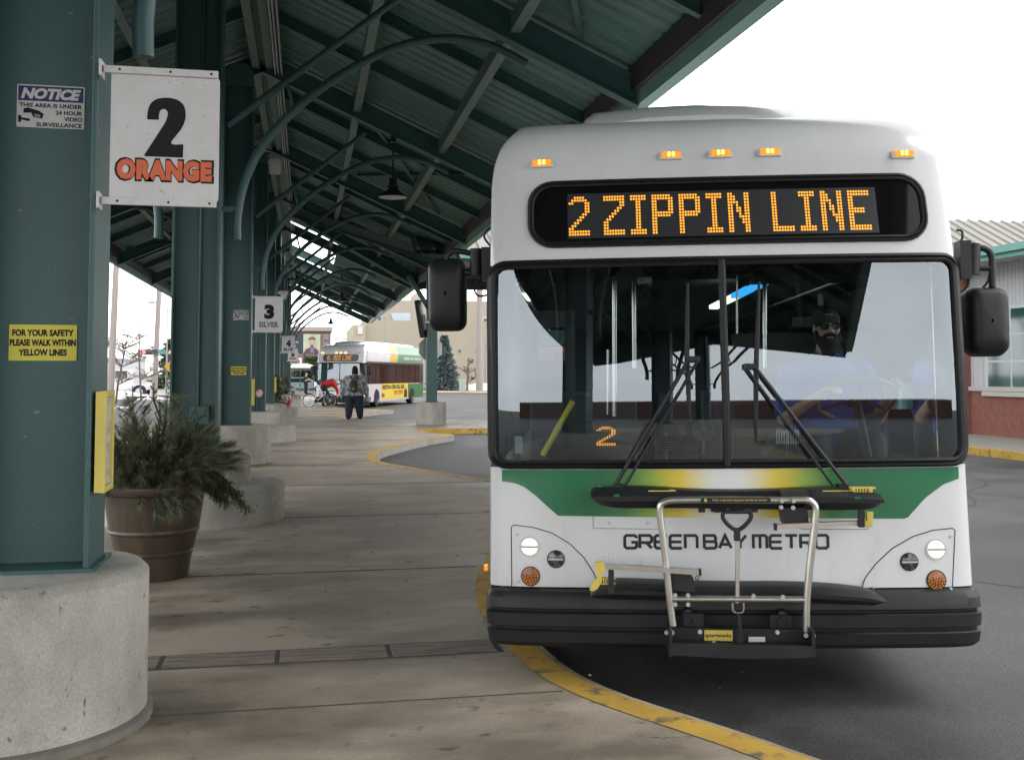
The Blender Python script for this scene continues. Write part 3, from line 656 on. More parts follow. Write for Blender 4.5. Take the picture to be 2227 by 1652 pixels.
DOT = {
 '2': ["..####..", ".######.", "##....##", "......##", "......##", "......##", ".....##.", "....##..", "...##...", "..##....", ".##.....", "##......", "########", "########"],
 'Z': ["########", "########", "......##", "......##", ".....##.", "....##..", "...##...", "..##....", ".##.....", "##......", "##......", "##......", "########", "########"],
 'I': ["######", "######", "..##..", "..##..", "..##..", "..##..", "..##..", "..##..", "..##..", "..##..", "..##..", "..##..", "######", "######"],
 'P': ["#######.", "########", "##....##", "##....##", "##....##", "##....##", "########", "#######.", "##......", "##......", "##......", "##......", "##......", "##......"],
 'N': ["##....##", "###...##", "###...##", "####..##", "##.#..##", "##.##.##", "##.##.##", "##..#.##", "##..####", "##...###", "##...###", "##....##", "##....##", "##....##"],
 'L': ["##......"] * 12 + ["########"] * 2,
 'E': ["########", "########", "##......", "##......", "##......", "##......", "######..", "######..", "##......", "##......", "##......", "##......", "########", "########"],
 '6': ["..####..", ".######.", "##....##", "##......", "##......", "##.###..", "#######.", "##....##", "##....##", "##....##", "##....##", "##....##", ".######.", "..####.."],
 'R': ["#######.", "########", "##....##", "##....##", "##....##", "########", "#######.", "##.##...", "##..##..", "##..##..", "##...##.", "##...##.", "##....##", "##....##"],
 'D': ["######..", "#######.", "##...###", "##....##", "##....##", "##....##", "##....##", "##....##", "##....##", "##....##", "##....##", "##...###", "#######.", "######.."],
 ' ': ["...."] * 14, '_': ["."] * 14}
def dots(s, gap=2):
    rows = ['' for _ in range(14)]
    for ch in s:
        for i in range(14): rows[i] += DOT[ch][i] + '.' * gap
    return rows
def led(m_on, m_off, s, x0, x1, z0, z1, fn, cols=None, gap=2):
    rows = dots(s, gap); n = cols or len(rows[0]); a = (x1 - x0) / n; h = (z1 - z0) / 14
    for i, r_ in enumerate(rows):
        for k in range(n):
            on = k < len(r_) and r_[k] == '#'; cx, cz = x0 + (k + .5) * a, z1 - (i + .5) * h
            q = (.44 if on else .2); m = m_on if on else m_off
            if m is None: continue
            P = [(cx + q * a * math.cos(t * math.pi / 3), cz + q * h * math.sin(t * math.pi / 3)) for t in range(6)]
            m.add([fn(u, v) for u, v in P], [(0, 1, 2, 3, 4, 5)])
def led_text(s, x0, x1, z0, z1, fn, parent, gap=2):
    n = len(dots(s, gap)[0]); k = 0
    for ch in s:
        w_ = len(DOT[ch][0]) + gap
        if ch not in ' _': m = MB(); led(m, None, ch, x0 + (x1 - x0) * k / n, x0 + (x1 - x0) * (k + w_) / n, z0, z1, fn, None, gap); m.build('lit_character', LEDON, parent)
        k += w_
def build_bus(name, label, far=False):
    """body shell, bumper, glazing, roof, wheels, mirrors common to both buses"""
    t = thing(name, label, 'bus')
    L = 12.2
    # lower body skirt and front below the screen
    m = MB(); zs = [.605, .63, .75, .9, 1.05, 1.2, 1.235]
    m.grid([outline(z) for z in zs]); body = m.build('body', BUSW, t, smooth=50)
    # skirt below the front bumper line along the sides
    for s_ in (-1, 1): m = MB(); m.box2((s_ * 1.24, 1.0, .30), (s_ * 1.276, L, .615)); m.build('skirt', BUSW, t)
    # header above the screen and roof cap
    m = MB(); zs = [2.34, 2.40, 2.5, 2.62, 2.72, 2.80] + [2.84 + .30 * i / 9 for i in range(0, 10)]
    rows = [outline(z) for z in zs]
    for q in (.97, .93, .88, .8, .65, .4, .02):
        z = 3.14; W = hw(z); yy = y0(z)
        rows.append([(x * q, (y - 5.) * (q if y < 5 else 1) + 5. if y < 5 else y, z + min(.165, .62 * (1 - q) ** .62)) for x, y, zz in outline(z)])
    m.grid(rows); m.build('roof_shell', BUSW, t, smooth=50)
    # raised roof fairing
    m = MB(); rows = []
    for (y, h, wd) in ((.95, 3.30, .62), (1.1, 3.385, .68), (1.28, 3.45, .71), (1.55, 3.49, .73), (2.4, 3.52, .76), (6, 3.54, .8), (11.5, 3.54, .8)):
        rows.append([(-wd - .10, y + .04, 3.18), (-wd, y, h - .04), (-wd + .06, y - .01, h), (-.3, y - .03, h + .025), (0, y - .035, h + .03), (.3, y - .03, h + .025), (wd - .06, y - .01, h), (wd, y, h - .04), (wd + .10, y + .04, 3.18)])
    m.grid(rows); m.add(rows[0], [tuple(range(9))]); m.build('roof_fairing', BUSW, t, smooth=45)
    # back wall and underside
    m = MB(); m.add([(-1.27, L, .3), (1.27, L, .3), (1.25, L, 3.0), (-1.25, L, 3.0)], [(0, 1, 2, 3)]); m.build('rear_panel', BUSW, t)
    m = MB(); m.box2((-1.25, .5, .32), (1.25, L - .02, .42)); m.build('underside', DARK, t)
    # bumper: three soft bands
    m = MB(); rows = []
    for z, o in ((.30, -.05), (.305, -.01), (.33, .012), (.385, .02), (.40, .004), (.405, .004), (.415, .02), (.48, .024), (.493, .006), (.498, .006), (.508, .022), (.56, .018), (.59, .0), (.60, -.03)):
        W = 1.272 + o; rows.append([(-W, 1.35, z)] + [(W * xi, -o + DEP * pr(xi * .99999), z) for xi in FX] + [(W, 1.35, z)])
    m.grid(rows); m.build('bumper', PLAS, t, smooth=30)
    # windscreen
    XS = 1.245
    m = MB(); rows = []
    for i in range(13):
        z = 1.235 + (2.345 - 1.235) * i / 12; rows.append([surf(hw(z) * math.sin(math.pi / 2 * k / 40) * .992, z, -.004) for k in range(-40, 41)])
    m.grid(rows); ws = m.build('windscreen', WSG, t, smooth=180)
    # rubber surround
    def frame(x0, x1, z0, z1, ri, wi, off, h, n=6):
        """rounded rectangular ring in (x, z) on the surface"""
        inner = []; outer = []
        cx, cz = (x0 + x1) / 2, (z0 + z1) / 2
        for (u, v), (u2, v2) in zip(rrect(x1 - x0, z1 - z0, ri, n), rrect(x1 - x0 + 2 * wi, z1 - z0 + 2 * wi, ri + wi, n)): inner.append((cx + u, cz + v)); outer.append((cx + u2, cz + v2))
        I, O_ = [], []
        for i in range(len(inner)):
            j = (i + 1) % len(inner); k = max(1, int(math.hypot(inner[j][0] - inner[i][0], inner[j][1] - inner[i][1]) / .04))
            for q in range(k):
                f_ = q / k; I.append((inner[i][0] + (inner[j][0] - inner[i][0]) * f_, inner[i][1] + (inner[j][1] - inner[i][1]) * f_)); O_.append((outer[i][0] + (outer[j][0] - outer[i][0]) * f_, outer[i][1] + (outer[j][1] - outer[i][1]) * f_))
        mid = lambda q: [(a[0] + (b_[0] - a[0]) * q, a[1] + (b_[1] - a[1]) * q) for a, b_ in zip(I, O_)]
        m = MB(); m.grid([[surf(x, z, off - .03) for x, z in I], [surf(x, z, off + h * .7) for x, z in I], [surf(x, z, off + h) for x, z in mid(.25)], [surf(x, z, off + h * .5) for x, z in mid(.5)], [surf(x, z, off + h) for x, z in mid(.7)], [surf(x, z, off + h * .6) for x, z in O_], [surf(x, z, off - .03) for x, z in O_]], True); return m
    frame(-1.228, 1.228, 1.272, 2.315, .055, .046, .0, .020).build('screen_surround', RUB, ws, smooth=40)
    m = MB(); m.tube([surf(0, 1.24 + 1.1 * i / 10, .006) for i in range(11)], .020, 8); m.build('centre_post', RUB, ws, smooth=60)
    # A pillar strips
    for s_ in (-1, 1):
        m = MB(); m.grid([[(s_ * (hw(z) + .002), y, z) for y in (.33, .5, .62)] for z in (1.2, 1.8, 2.36)]); m.build('pillar', RUB, t)
    # side glazing (dark) with mullions
    for s_ in (-1, 1):
        m = MB(); m.grid([[(s_ * (hw(z) - .004), y, z) for y in (.62, 3, 6, 9, 11.2)] for z in (1.2, 1.8, 2.36)]); m.build('side_window', SDG, t)
    m = MB()
    for s_ in (-1, 1):
        for y in (1.75, 3.2, 4.65, 6.1, 7.5, 9.0, 10.4, 11.3): m.box2((s_ * 1.25, y - .012, 1.2), (s_ * 1.277, y + .012, 2.36))
        m.box2((s_ * 1.25, .62, 2.33), (s_ * 1.281, L, 2.42)); m.box2((s_ * 1.25, 11.25, 1.2), (s_ * 1.279, L, 2.36))
    m.build('window_post', RUB, t)
    # wheels
    for y in (2.35, 9.44):
        for s_ in (-1, 1):
            wm = Matrix(((0, 0, s_), (0, 1, 0), (1, 0, 0)))
            m = MB(); m.lathe([(.27, -.14), (.44, -.15), (.485, -.10), (.49, 0), (.485, .10), (.44, .15), (.27, .14)], 36, (s_ * 1.17, y, .49), wm); wh = m.build('wheel', RUB, t, smooth=50)
            m = MB(); m.lathe([(.285, .145), (.26, .11), (.15, .09), (.14, .13), (.06, .14), (.0001, .14)], 30, (s_ * 1.17, y, .49), wm, caps=False)
            for k in range(10): a = k * math.pi / 5; m.lathe([(.014, .09), (.014, .12)], 6, (s_ * 1.17 + 0, y + .20 * math.cos(a), .49 + .20 * math.sin(a)), wm)
            m.build('rim', CHROME, wh, smooth=40)
            m = MB(); m.prism([(.58 * math.cos(a * math.pi / 16), .58 * math.sin(a * math.pi / 16) + .05) for a in range(17)] + [(-.58, -.20), (.58, -.20)], lambda u, v, d: (s_ * d, y + u, .49 + v), 1.25, 1.2785); m.build('wheel_arch', DARK, t)
    return t, body, frame
# ------------------------------------------------------------------ near bus
bus, body, frame = build_bus('city_bus', 'white and green city bus facing us at bay 2, sign lit amber')
bus.matrix_world = BM
def sub(m, name, mt, parent, **k): return m.build(name, mt, parent, **k)
# ---- green livery with a yellow to white fade
lm = bpy.data.materials.new('livery fade'); lm.use_nodes = True; n_, l_ = lm.node_tree.nodes, lm.node_tree.links
b_ = n_['Principled BSDF']; b_.inputs['Roughness'].default_value = .22; b_.inputs['Coat Weight'].default_value = .5
t_ = n_.new('ShaderNodeTexCoord'); s_ = n_.new('ShaderNodeSeparateXYZ'); ab = n_.new('ShaderNodeMath'); ab.operation = 'ABSOLUTE'; cr_ = n_.new('ShaderNodeValToRGB')
ad = n_.new('ShaderNodeMath'); ad.operation = 'ADD'; ad.inputs[1].default_value = .0
l_.new(t_.outputs['Object'], s_.inputs[0]); l_.new(s_.outputs[0], ad.inputs[0]); l_.new(ad.outputs[0], ab.inputs[0]); l_.new(ab.outputs[0], cr_.inputs[0]); l_.new(cr_.outputs[0], b_.inputs['Base Color'])
e = cr_.color_ramp.elements; e[0].position = 0; e[0].color = (.72, .72, .70, 1); e[1].position = 1; e[1].color = (.010, .15, .055, 1)
for p_, c_ in ((.07, (.72, .72, .68, 1)), (.24, (.72, .55, .07, 1)), (.30, (.60, .48, .04, 1)), (.40, (.26, .40, .05, 1)), (.54, (.05, .20, .055, 1)), (.66, (.010, .14, .05, 1))): x_ = e.new(p_); x_.color = c_
low = px_poly([(1092, 1046), (1120, 1050), (1140, 1058), (1165, 1077), (1190, 1100), (1214, 1121)]); 
zt_ = 1.222; zl = low[-1][1]
xr_ = [px_s(2085, 1040), px_s(2052, 1052), px_s(2012, 1082), px_s(1972, 1127)]
def zlow(x):
    if x <= low[-1][0]:
        for (a, za), (b2, zb_) in zip(low[:-1], low[1:]):
            if x <= b2: return za + (zb_ - za) * (x - a) / (b2 - a)
    if x >= xr_[-1][0]:
        for (a, za), (b2, zb_) in zip(xr_[:-1], xr_[1:]):
            if x >= b2: return za + (zb_ - za) * (x - a) / (b2 - a)
    f_ = (x - low[-1][0]) / (xr_[-1][0] - low[-1][0]); return low[-1][1] + (xr_[-1][1] - low[-1][1]) * f_
m = MB(); N_ = 120; xa, xb = low[0][0], xr_[0][0]; rows = [[], [], []]
for i in range(N_ + 1):
    x = xa + (xb - xa) * i / N_; z = min(zt_ - .001, zlow(x))
    for k in range(3): rows[k].append(surf(x, z + (zt_ - z) * k / 2, .0018))
m.grid(rows); m.build('livery_band', lm, body, smooth=180)
# ---- seams and panels
m = MB(); HL = [(1112, 1284), (1112, 1146), (1117, 1141), (1160, 1146), (1200, 1158), (1240, 1182), (1270, 1212), (1292, 1246), (1300, 1272), (1304, 1287)]
HR = [(2078, 1294), (2077, 1152), (2071, 1148), (2030, 1152), (1985, 1166), (1940, 1192), (1905, 1225), (1882, 1255), (1873, 1280)]
for Q in (HL, HR): line_on(m, [px_s(*p) for p in Q], .0028, .0002)
m.build('lamp_panel_seam', PLAS, body)
SEAM = mat('seam grey', (.12, .12, .12), .6)  # dark grey of the thin hatch seam lines
for Q in ([(1288, 1050), (1432, 1050), (1432, 1150), (1290, 1148)], [(1740, 1054), (1888, 1054), (1888, 1150), (1742, 1150)], [(1218, 1075), (1266, 1077), (1266, 1118), (1219, 1118)]): m = MB(); line_on(m, [px_s(*p) for p in Q], .0016, .0016, True); m.build('hatch_seam', SEAM, body)
m = MB()
for p in [(1305, 1060), (1362, 1060), (1398, 1060), (1325, 1137), (1408, 1137), (1125, 1162), (1127, 1264), (2068, 1166), (2068, 1280), (1899, 1278), (1790, 1060), (1845, 1060)]:
    x, z = px_s(*p); disc(m, x, z, .0085, .001, .005, 10)
m.build('screw', GALV, body)
# ---- lettering on the front: wide square letters built as strokes
GB_ = {'G': [[(1, .78), (1, .86), (.86, 1), (.14, 1), (0, .86), (0, .14), (.14, 0), (.86, 0), (1, .14), (1, .46), (.55, .46)]], 'R': [[(0, 0), (0, 1), (.86, 1), (1, .86), (1, .56), (.86, .44), (0, .44)], [(.55, .44), (1, 0)]], 'E': [[(1, 1), (.14, 1), (0, .86), (0, .14), (.14, 0), (1, 0)], [(0, .5), (.95, .5)]], 'N': [[(0, 0), (0, 1), (.86, 1), (1, .86), (1, 0)]],
       'B': [[(0, 0), (0, 1), (.84, 1), (.95, .88), (.95, .62), (.85, .52), (.0, .52)], [(.85, .52), (1, .42), (1, .12), (.86, 0), (0, 0)]], 'A': [[(0, 0), (.5, 1), (1, 0)], [(.22, .30), (.8, .30)]], 'Y': [[(0, 1), (.5, .45), (1, 1)], [(.5, .45), (.5, 0)]], 'M': [[(0, 0), (0, 1), (.88, 1), (1, .88), (1, 0)], [(.5, 1), (.5, 0)]], 'T': [[(0, 1), (1, 1)], [(.5, 1), (.5, 0)]], 'O': [[(.14, 0), (0, .14), (0, .86), (.14, 1), (.86, 1), (1, .86), (1, .14), (.86, 0), (.14, 0)]], 'I': [[(.5, 0), (.5, 1)]], 'L': [[(0, 1), (0, 0), (1, 0)]], ' ': []}
def strokes(m, fn, s, x0, z0, w_, h_, gap, t, space=.6):
    x = x0
    for ch in s:
        cw = w_ * (.35 if ch == 'I' else 1.12 if ch == 'M' else 1)
        for P_ in GB_[ch]:
            Q = [(x + u * cw, z0 + v * h_) for u, v in P_]
            L_, R_ = [], []
            for i, p in enumerate(Q):
                a = Q[i - 1] if i else None; b2 = Q[i + 1] if i < len(Q) - 1 else None
                d1 = Vector((p[0] - a[0], p[1] - a[1])).normalized() if a else None; d2 = Vector((b2[0] - p[0], b2[1] - p[1])).normalized() if b2 else None
                if d1 is None: d1 = d2
                if d2 is None: d2 = d1
                n1 = Vector((-d1.y, d1.x)); n2 = Vector((-d2.y, d2.x)); k = (n1 + n2); k = k / max(.35, k.length_squared) * 2
                e_ = Vector((0, 0))
                L_.append((p[0] + k.x * t / 2, p[1] + k.y * t / 2)); R_.append((p[0] - k.x * t / 2, p[1] - k.y * t / 2))
            m.grid([[fn(*p) for p in L_], [fn(*p) for p in R_]])
        x += cw * space if ch == ' ' else cw + gap
    return x - gap
xl, zl_ = px_s(1359, 1191); xr2, zr2 = px_s(1815, 1192)
n_l = sum(1.12 if c == 'M' else 1 for c in 'GREENBAYMETRO'); u_ = (xr2 - xl) / (n_l + 10 * .28 + 2 * .85)
fnl = lambda x, z: surf(x, z, .0026)
m = MB(); xx = strokes(m, fnl, 'GREEN', xl, zl_, u_, .066, u_ * .28, .0155); xx = strokes(m, fnl, 'BAY', xx + u_ * .6, zl_ - .0, u_, .066, u_ * .26, .0155); strokes(m, fnl, 'METRO', xx + u_ * .6, zl_ - .001, u_, .066, u_ * .28, .0155); m.build('operator_name', TEXTB, body)
x, z = px_s(1305, 1224); m = MB(); EMB = mat('embossed paint', (.68, .68, .68), .3)
strokes(m, lambda a, b: surf(a, b, .004), 'GILLIG', x, z, .038, .045, .016, .006); m.build('embossed_name', EMB, body)
# bus number, mostly hidden by the rack
x, z = px_s(1583, 1108); m = MB(); put_text(m, '1501', lambda u, v, d: surf(u, v, d), w=.31, h=.10, cx=x, cy=z + .035, d=.003, bold=.03); m.build('fleet_number', TEXTB, body)
# ---- destination sign
xA, zA_ = px_s(1158, 520); xB, zB_ = px_s(1996, 392); zc = (px_s(1575, 522)[1] + px_s(1575, 393)[1]) / 2; hz = px_s(1575, 393)[1] - px_s(1575, 522)[1]
m = MB(); cx_ = (xA + xB) / 2; w_ = xB - xA
rr_ = rrect(w_, hz, .10, 8); Q = subdiv([(cx_ + u, zc + v) for u, v in rr_], .04)
rows = []
top = lambda x: zc + hz / 2 - max(0, abs(x - cx_) - (w_ / 2 - .10)) ** 2 / .2
def hh_(u): e_ = max(0, abs(u) - (w_ / 2 - .12)); return hz / 2 - (.12 - math.sqrt(max(0, .0144 - e_ * e_)))
for k in range(9): rows.append([surf(cx_ + (w_ / 2) * math.sin(math.pi / 2 * i / 40), zc + hh_(w_ / 2 * math.sin(math.pi / 2 * i / 40)) * (k / 4 - 1), .004) for i in range(-40, 41)])
m.grid(rows); dest = m.build('destination_sign', SIGNG, bus, smooth=180)
frame(cx_ - w_ / 2 + .01, cx_ + w_ / 2 - .01, zc - hz / 2 + .012, zc + hz / 2 - .012, .105, .036, .004, .016).build('sign_surround', RUB, dest, smooth=40)
xa1, za1 = px_s(1237, 512); xb1, zb1 = px_s(1888, 424); z1t = px_s(1237, 424)[1] ; z1b = za1
m1, m2_ = MB(), MB(); s_text = '2_ZIPPIN LINE'
ncol = len(dots(s_text)[0]) ; fnd = lambda x, z: surf(x, z, .0075)
zbm = (px_s(1237, 513)[1] + px_s(1888, 502)[1]) / 2; ztm = (px_s(1237, 424)[1] + px_s(1888, 418)[1]) / 2
led_text(s_text, xa1, xb1 + .03, zbm, ztm, fnd, dest); led(None, m2_, s_text, xa1, xb1 + .03, zbm, ztm, fnd)
x0b = xa1 - .005; x1b = px_s(1908, 470)[0]
mb_ = MB(); mb_.grid([[surf(x0b + (x1b - x0b) * i / 20, zz, .0055) for i in range(21)] for zz in [zbm - .015 + (ztm - zbm + .03) * q / 8 for q in range(9)]]); mb_.build('led_board', mat('led panel face', (.028, .029, .031), .4), dest)
m2_.build('unlit_dots', LEDOFF, dest)
# ---- marker lamps
for p in ((1179, 357), (1459, 340), (1566, 336), (1673, 333), (1963, 337)):
    x, z = px_s(*p); at = disc_on(None, x, z, 1, .008)
    def bx(m, w2, h2, d0, d1, r=.012):
        P_ = rrect(w2, h2, r, 3); nrm = (at(0, 0, 1) - at(0, 0, 0)); U = at(1, 0) - at(0, 0); V_ = at(1, math.pi / 2) - at(0, 0); c0 = at(0, 0)
        m.prism(P_, lambda u, v, d: c0 + U * u + V_ * v + nrm * d, d0, d1)
    m = MB(); bx(m, .135, .048, -.02, .012); mk = m.build('marker_lamp', BUSW, bus, bevel=.003)
    m = MB(); bx(m, .105, .036, .0, .02, .004); m.build('lens', AMB, mk, bevel=.003)
    m = MB()
    for dx in (-.012, .012):
        for dz in (-.007, .007): q_ = at(0, 0, .0208); m.ell(q_ + (at(1, 0) - at(0, 0)) * dx + (at(1, math.pi / 2) - at(0, 0)) * dz, (.009, .003, .007), None, 8, 5)
    m.build('glow', AMBL, mk, smooth=180)
# ---- headlamps
for ring, (p, r_, mt, nm) in enumerate((((1152, 1188), .049, LAMPON, 'headlight'), ((2035, 1194), .049, LAMPON, 'headlight'), ((1209, 1215), .045, LENS, 'high_beam'), ((1977, 1221), .045, LENS, 'high_beam'), ((1154, 1252), .049, AMBD, 'turn_signal'), ((2036, 1261), .050, AMBD, 'turn_signal'))):
    x, z = px_s(*p); m = MB(); disc(m, x, z, r_ * (1.12 if mt is LAMPON else 1.06), .0, .004); hd = m.build(nm, GALV if mt is LAMPON else PLAS, bus)
    m = MB(); disc(m, x, z, r_ * .95, .0, .006, 28, .006); m.build('lens', mt, hd, smooth=60)
    if mt is LENS or mt is LAMPON:
        at = disc_on(None, x, z, 1, .0); m = MB(); U = at(1, 0) - at(0, 0); V_ = at(1, math.pi / 2) - at(0, 0); N2 = at(0, 0, 1) - at(0, 0); c0 = at(0, 0)
        hh = r_ * .1; m.prism([(-r_ * .9, -hh), (r_ * .9, -hh), (r_ * .9, hh), (-r_ * .9, hh)], lambda u, v, d: c0 + U * u + V_ * v + N2 * d, .011, .0135); m.build('divider', GALV if mt is LENS else mat('lamp bar', (.30, .32, .22), .2), hd)
    if mt is LAMPON:
        for sg in (-1, 1):
            at = disc_on(None, x, z, 1, .0); U = at(1, 0) - at(0, 0); V_ = at(1, math.pi / 2) - at(0, 0); N2 = at(0, 0, 1) - at(0, 0); c0 = at(0, 0); m = MB()
            m.prism([(r_ * .74 * math.cos(a * math.pi / 12), sg * r_ * (.16 + .56 * math.sin(a * math.pi / 12))) for a in range(13)], lambda u, v, d: c0 + U * u + V_ * v + N2 * d, .011, .0132); m.build('beam', mat('beam glow', (.9, .9, .9), .2, emit=(1, 1, .97), es=2.2) if 'beam glow' not in MATS else MATS['beam glow'], hd)
    if mt is AMBD:
        m = MB(); at = disc_on(None, x, z, 1, .0); random.seed(3)
        for rr2, nn in ((.0, 1), (.3, 6), (.6, 11), (.85, 16)):
            for k in range(nn): q_ = at(rr2 * r_, k * 2 * math.pi / max(nn, 1) + rr2, .0115 - .004 * rr2); m.ell(q_, (.0042, .002, .0042), None, 6, 4)
        m.build('led_bead', mat('amber bead', (.6, .25, .05), .3) if 'amber bead' not in MATS else MATS['amber bead'], hd)
m = MB(); q = px_plane(1057, 1233, .9); m.box(q, (.02, .06, .03)); m.build('side_marker', AMB, bus)
# ---- wipers
def wiper(P):
    w = MB()
    for a, b2, r_ in P['arms']: w.tube([px_plane(*a), px_plane(*b2)], r_, 6)
    o = w.build('wiper', PLAS, bus)
    k = MB(); pts = [px_plane(*q) for q in P['blade']]; k.tube(pts, [.007, .011, .013, .013, .011, .006][:len(pts)], 6); k.build('blade', RUB, o)
    k = MB(); k.box(px_plane(*P['pivot']), (.07, .03, .028)); k.build('pivot', PLAS, o); k = MB(); k.box(px_plane(*P['pivot2']), (.05, .08, .03)); k.build('pivot', PLAS, o); return o
wiper({'arms': [((1335, 1060, .02), (1500, 780, .055), .0105), ((1357, 1060, .02), (1518, 785, .055), .0075), ((1440, 880, .055), (1455, 880, .055), .005)], 'blade': [(1496, 616, .10), (1495, 680, .095), (1494, 770, .08), (1497, 830, .075), (1498, 880, .07), (1501, 911, .068)], 'pivot': (1508, 780, .055), 'pivot2': (1345, 1059, .03)})
wiper({'arms': [((1845, 1060, .02), (1640, 795, .055), .0105), ((1815, 1060, .02), (1620, 797, .055), .0075)], 'blade': [(1651, 613, .10), (1648, 700, .095), (1645, 790, .08), (1644, 850, .075), (1644, 920, .07), (1645, 962, .068)], 'pivot': (1633, 796, .055), 'pivot2': (1832, 1059, .03)})
# ---- mirrors
def mirror(P, cx, cz_top, cz_bot, wpx, yl, arm, nm):
    m = MB(); rows = []
    c = px_plane(*cx, yl)
    hgt = (px_plane(cx[0], cz_top, yl).z - px_plane(cx[0], cz_bot, yl).z); wd = px_plane(cx[0] + wpx / 2, cx[1], yl).x - px_plane(cx[0] - wpx / 2, cx[1], yl).x
    zc_ = (px_plane(cx[0], cz_top, yl).z + px_plane(cx[0], cz_bot, yl).z) / 2
    for d, sc_ in ((.13, .96), (.10, 1.0), (.03, 1.0), (-.02, .93), (-.045, .78), (-.055, .45), (-.057, .05)):
        rows.append([(c.x + u * sc_ * (1 - .10 * max(0, -v / hgt) * 2 * .5), c.y + d, zc_ + v * (sc_ if sc_ > .5 else sc_ * 1.0)) for u, v in rrect(wd, hgt, wd * .26, 6)])
    m.grid(rows, True); o = m.build(nm, PLAS, bus, smooth=60)
    m = MB(); m.prism([(u * .9, v * .93) for u, v in rrect(wd, hgt, wd * .24, 6)], lambda u, v, d: (c.x + u, c.y + d, zc_ + v), .128, .134); m.build('mirror_glass', CHROME, o)
    m = MB(); arm(m); m.build('mirror_arm', PLAS, o, smooth=50); return o
def armL(m):
    f = lambda x, y, d=.42: px_plane(x, y, d)
    m.tube([f(972, 572), f(972, 558), f(985, 545), f(1010, 548), f(1045, 556)], .017, 8)
    m.tube([f(1035, 600), f(1035, 541)], .036, 12); m.tube([f(1010, 592), f(1045, 595)], .018, 8); m.box(f(1060, 575), (.06, .10, .19)); m.tube([f(965, 562), f(990, 548), f(1005, 575)], .012, 6)
    m.tube(smoothpath([f(1067, 535), f(1055, 520), (f(1054, 508)), f(1064, 497), f(1072, 496)], 4), .007, 6); m.tube(smoothpath([f(1048, 600), f(1032, 625), f(1040, 643), f(1062, 640), f(1070, 628)], 4), .006, 6)
mirror(None, (971, 640), 560, 719, 83, .42, armL, 'side_mirror')
def armR(m):
    f = lambda x, y, d=.36: px_plane(x, y, d)
    m.tube(smoothpath([f(2118, 540), f(2140, 540), f(2155, 553), f(2158, 580), f(2158, 624)], 4), .019, 8)
    m.tube([f(2114, 597), f(2116, 530)], .040, 12); m.tube([f(2120, 583), f(2158, 583)], .016, 8); m.box(f(2094, 566), (.06, .10, .21)); 
    m.tube(smoothpath([f(2108, 600), f(2104, 622), f(2090, 634), f(2082, 632)], 4), .007, 6); m.tube(smoothpath([f(2155, 585), f(2148, 612), f(2138, 625)], 4), .007, 6)
    m.tube(smoothpath([f(2080, 500), f(2092, 503), f(2092, 520), f(2082, 530)], 4), .007, 6)
mirror(None, (2150, 700), 622, 775, 90, .36, armR, 'side_mirror')
# ---- folded bicycle rack
YR = -.20
f = lambda x, y, d=YR: px_plane(x, y, d)
fr = MB()
def ub(P_, r_, n=10, k=5): fr.tube(smoothpath([f(*p) for p in P_], k), r_, n)
ub([(1464, 1360), (1462, 1345), (1456, 1300), (1450, 1240), (1443, 1180), (1436, 1118), (1437, 1098), (1447, 1090), (1462, 1087), (1510, 1086), (1600, 1086), (1700, 1087), (1752, 1087), (1766, 1092), (1773, 1102), (1773, 1122), (1767, 1180), (1760, 1240), (1755, 1300), (1754, 1345), (1754, 1372)], .0185)
fr.tube([f(1456, 1301), f(1757, 1303)], .0165, 10)
rack = fr.build('bike_rack', STEEL, bus, smooth=60)
m = MB(); m.tube([f(1603, 1310), f(1605, 1150)], .0115, 8); m.tube(smoothpath([f(1593, 1310), f(1594, 1325), f(1600, 1331), f(1612, 1331), f(1617, 1325), f(1617, 1310)], 3), .006, 6); m.build('release_rod', STEEL, rack, smooth=60)
m = MB(); m.tube(smoothpath([f(1574, 1112), f(1572, 1125), f(1585, 1142), f(1603, 1152), f(1620, 1142), f(1633, 1125), f(1631, 1112)], 4), .011, 8, True); m.tube([f(1603, 1175), f(1603, 1150)], .017, 8); m.build('handle', PLAS, rack, smooth=60)
def tray(pts_top, pts_bot, y, nm='wheel_tray'):
    m = MB(); T = smoothpath([f(*p, y) for p in pts_top], 4); B_ = smoothpath([f(*p, y) for p in pts_bot], 4); rows = []
    rows = [[tuple(p + Vector((0, .16, .0))) for p in T], [tuple(p + Vector((0, .02, 0))) for p in T], [tuple(a.lerp(b2, .35) + Vector((0, -.03, 0))) for a, b2 in zip(T, B_)], [tuple(a.lerp(b2, .6) + Vector((0, -.028, 0))) for a, b2 in zip(T, B_)], [tuple(p + Vector((0, .01, 0))) for p in B_], [tuple(p + Vector((0, .15, .01))) for p in B_]]
    m.grid(rows)
    for e_ in (0, -1): m.add([r_[e_] for r_ in rows], [tuple(range(6))])
    return m.build(nm, PLAS, rack, smooth=35)
tray([(1284, 1077), (1291, 1068), (1320, 1065), (1400, 1062), (1500, 1068), (1600, 1070), (1700, 1068), (1800, 1064), (1880, 1068), (1916, 1076), (1921, 1086)], [(1285, 1082), (1300, 1096), (1340, 1104), (1400, 1105), (1500, 1105), (1600, 1107), (1700, 1108), (1800, 1109), (1880, 1108), (1908, 1102), (1921, 1093)], -.12)
tray([(1284, 1290), (1300, 1276), (1340, 1269), (1400, 1270), (1500, 1274), (1600, 1276), (1700, 1276), (1800, 1279), (1880, 1287), (1915, 1296), (1926, 1305)], [(1285, 1296), (1300, 1301), (1340, 1303), (1400, 1305), (1500, 1306), (1600, 1308), (1700, 1310), (1800, 1313), (1880, 1316), (1905, 1316), (1926, 1309)], -.12)
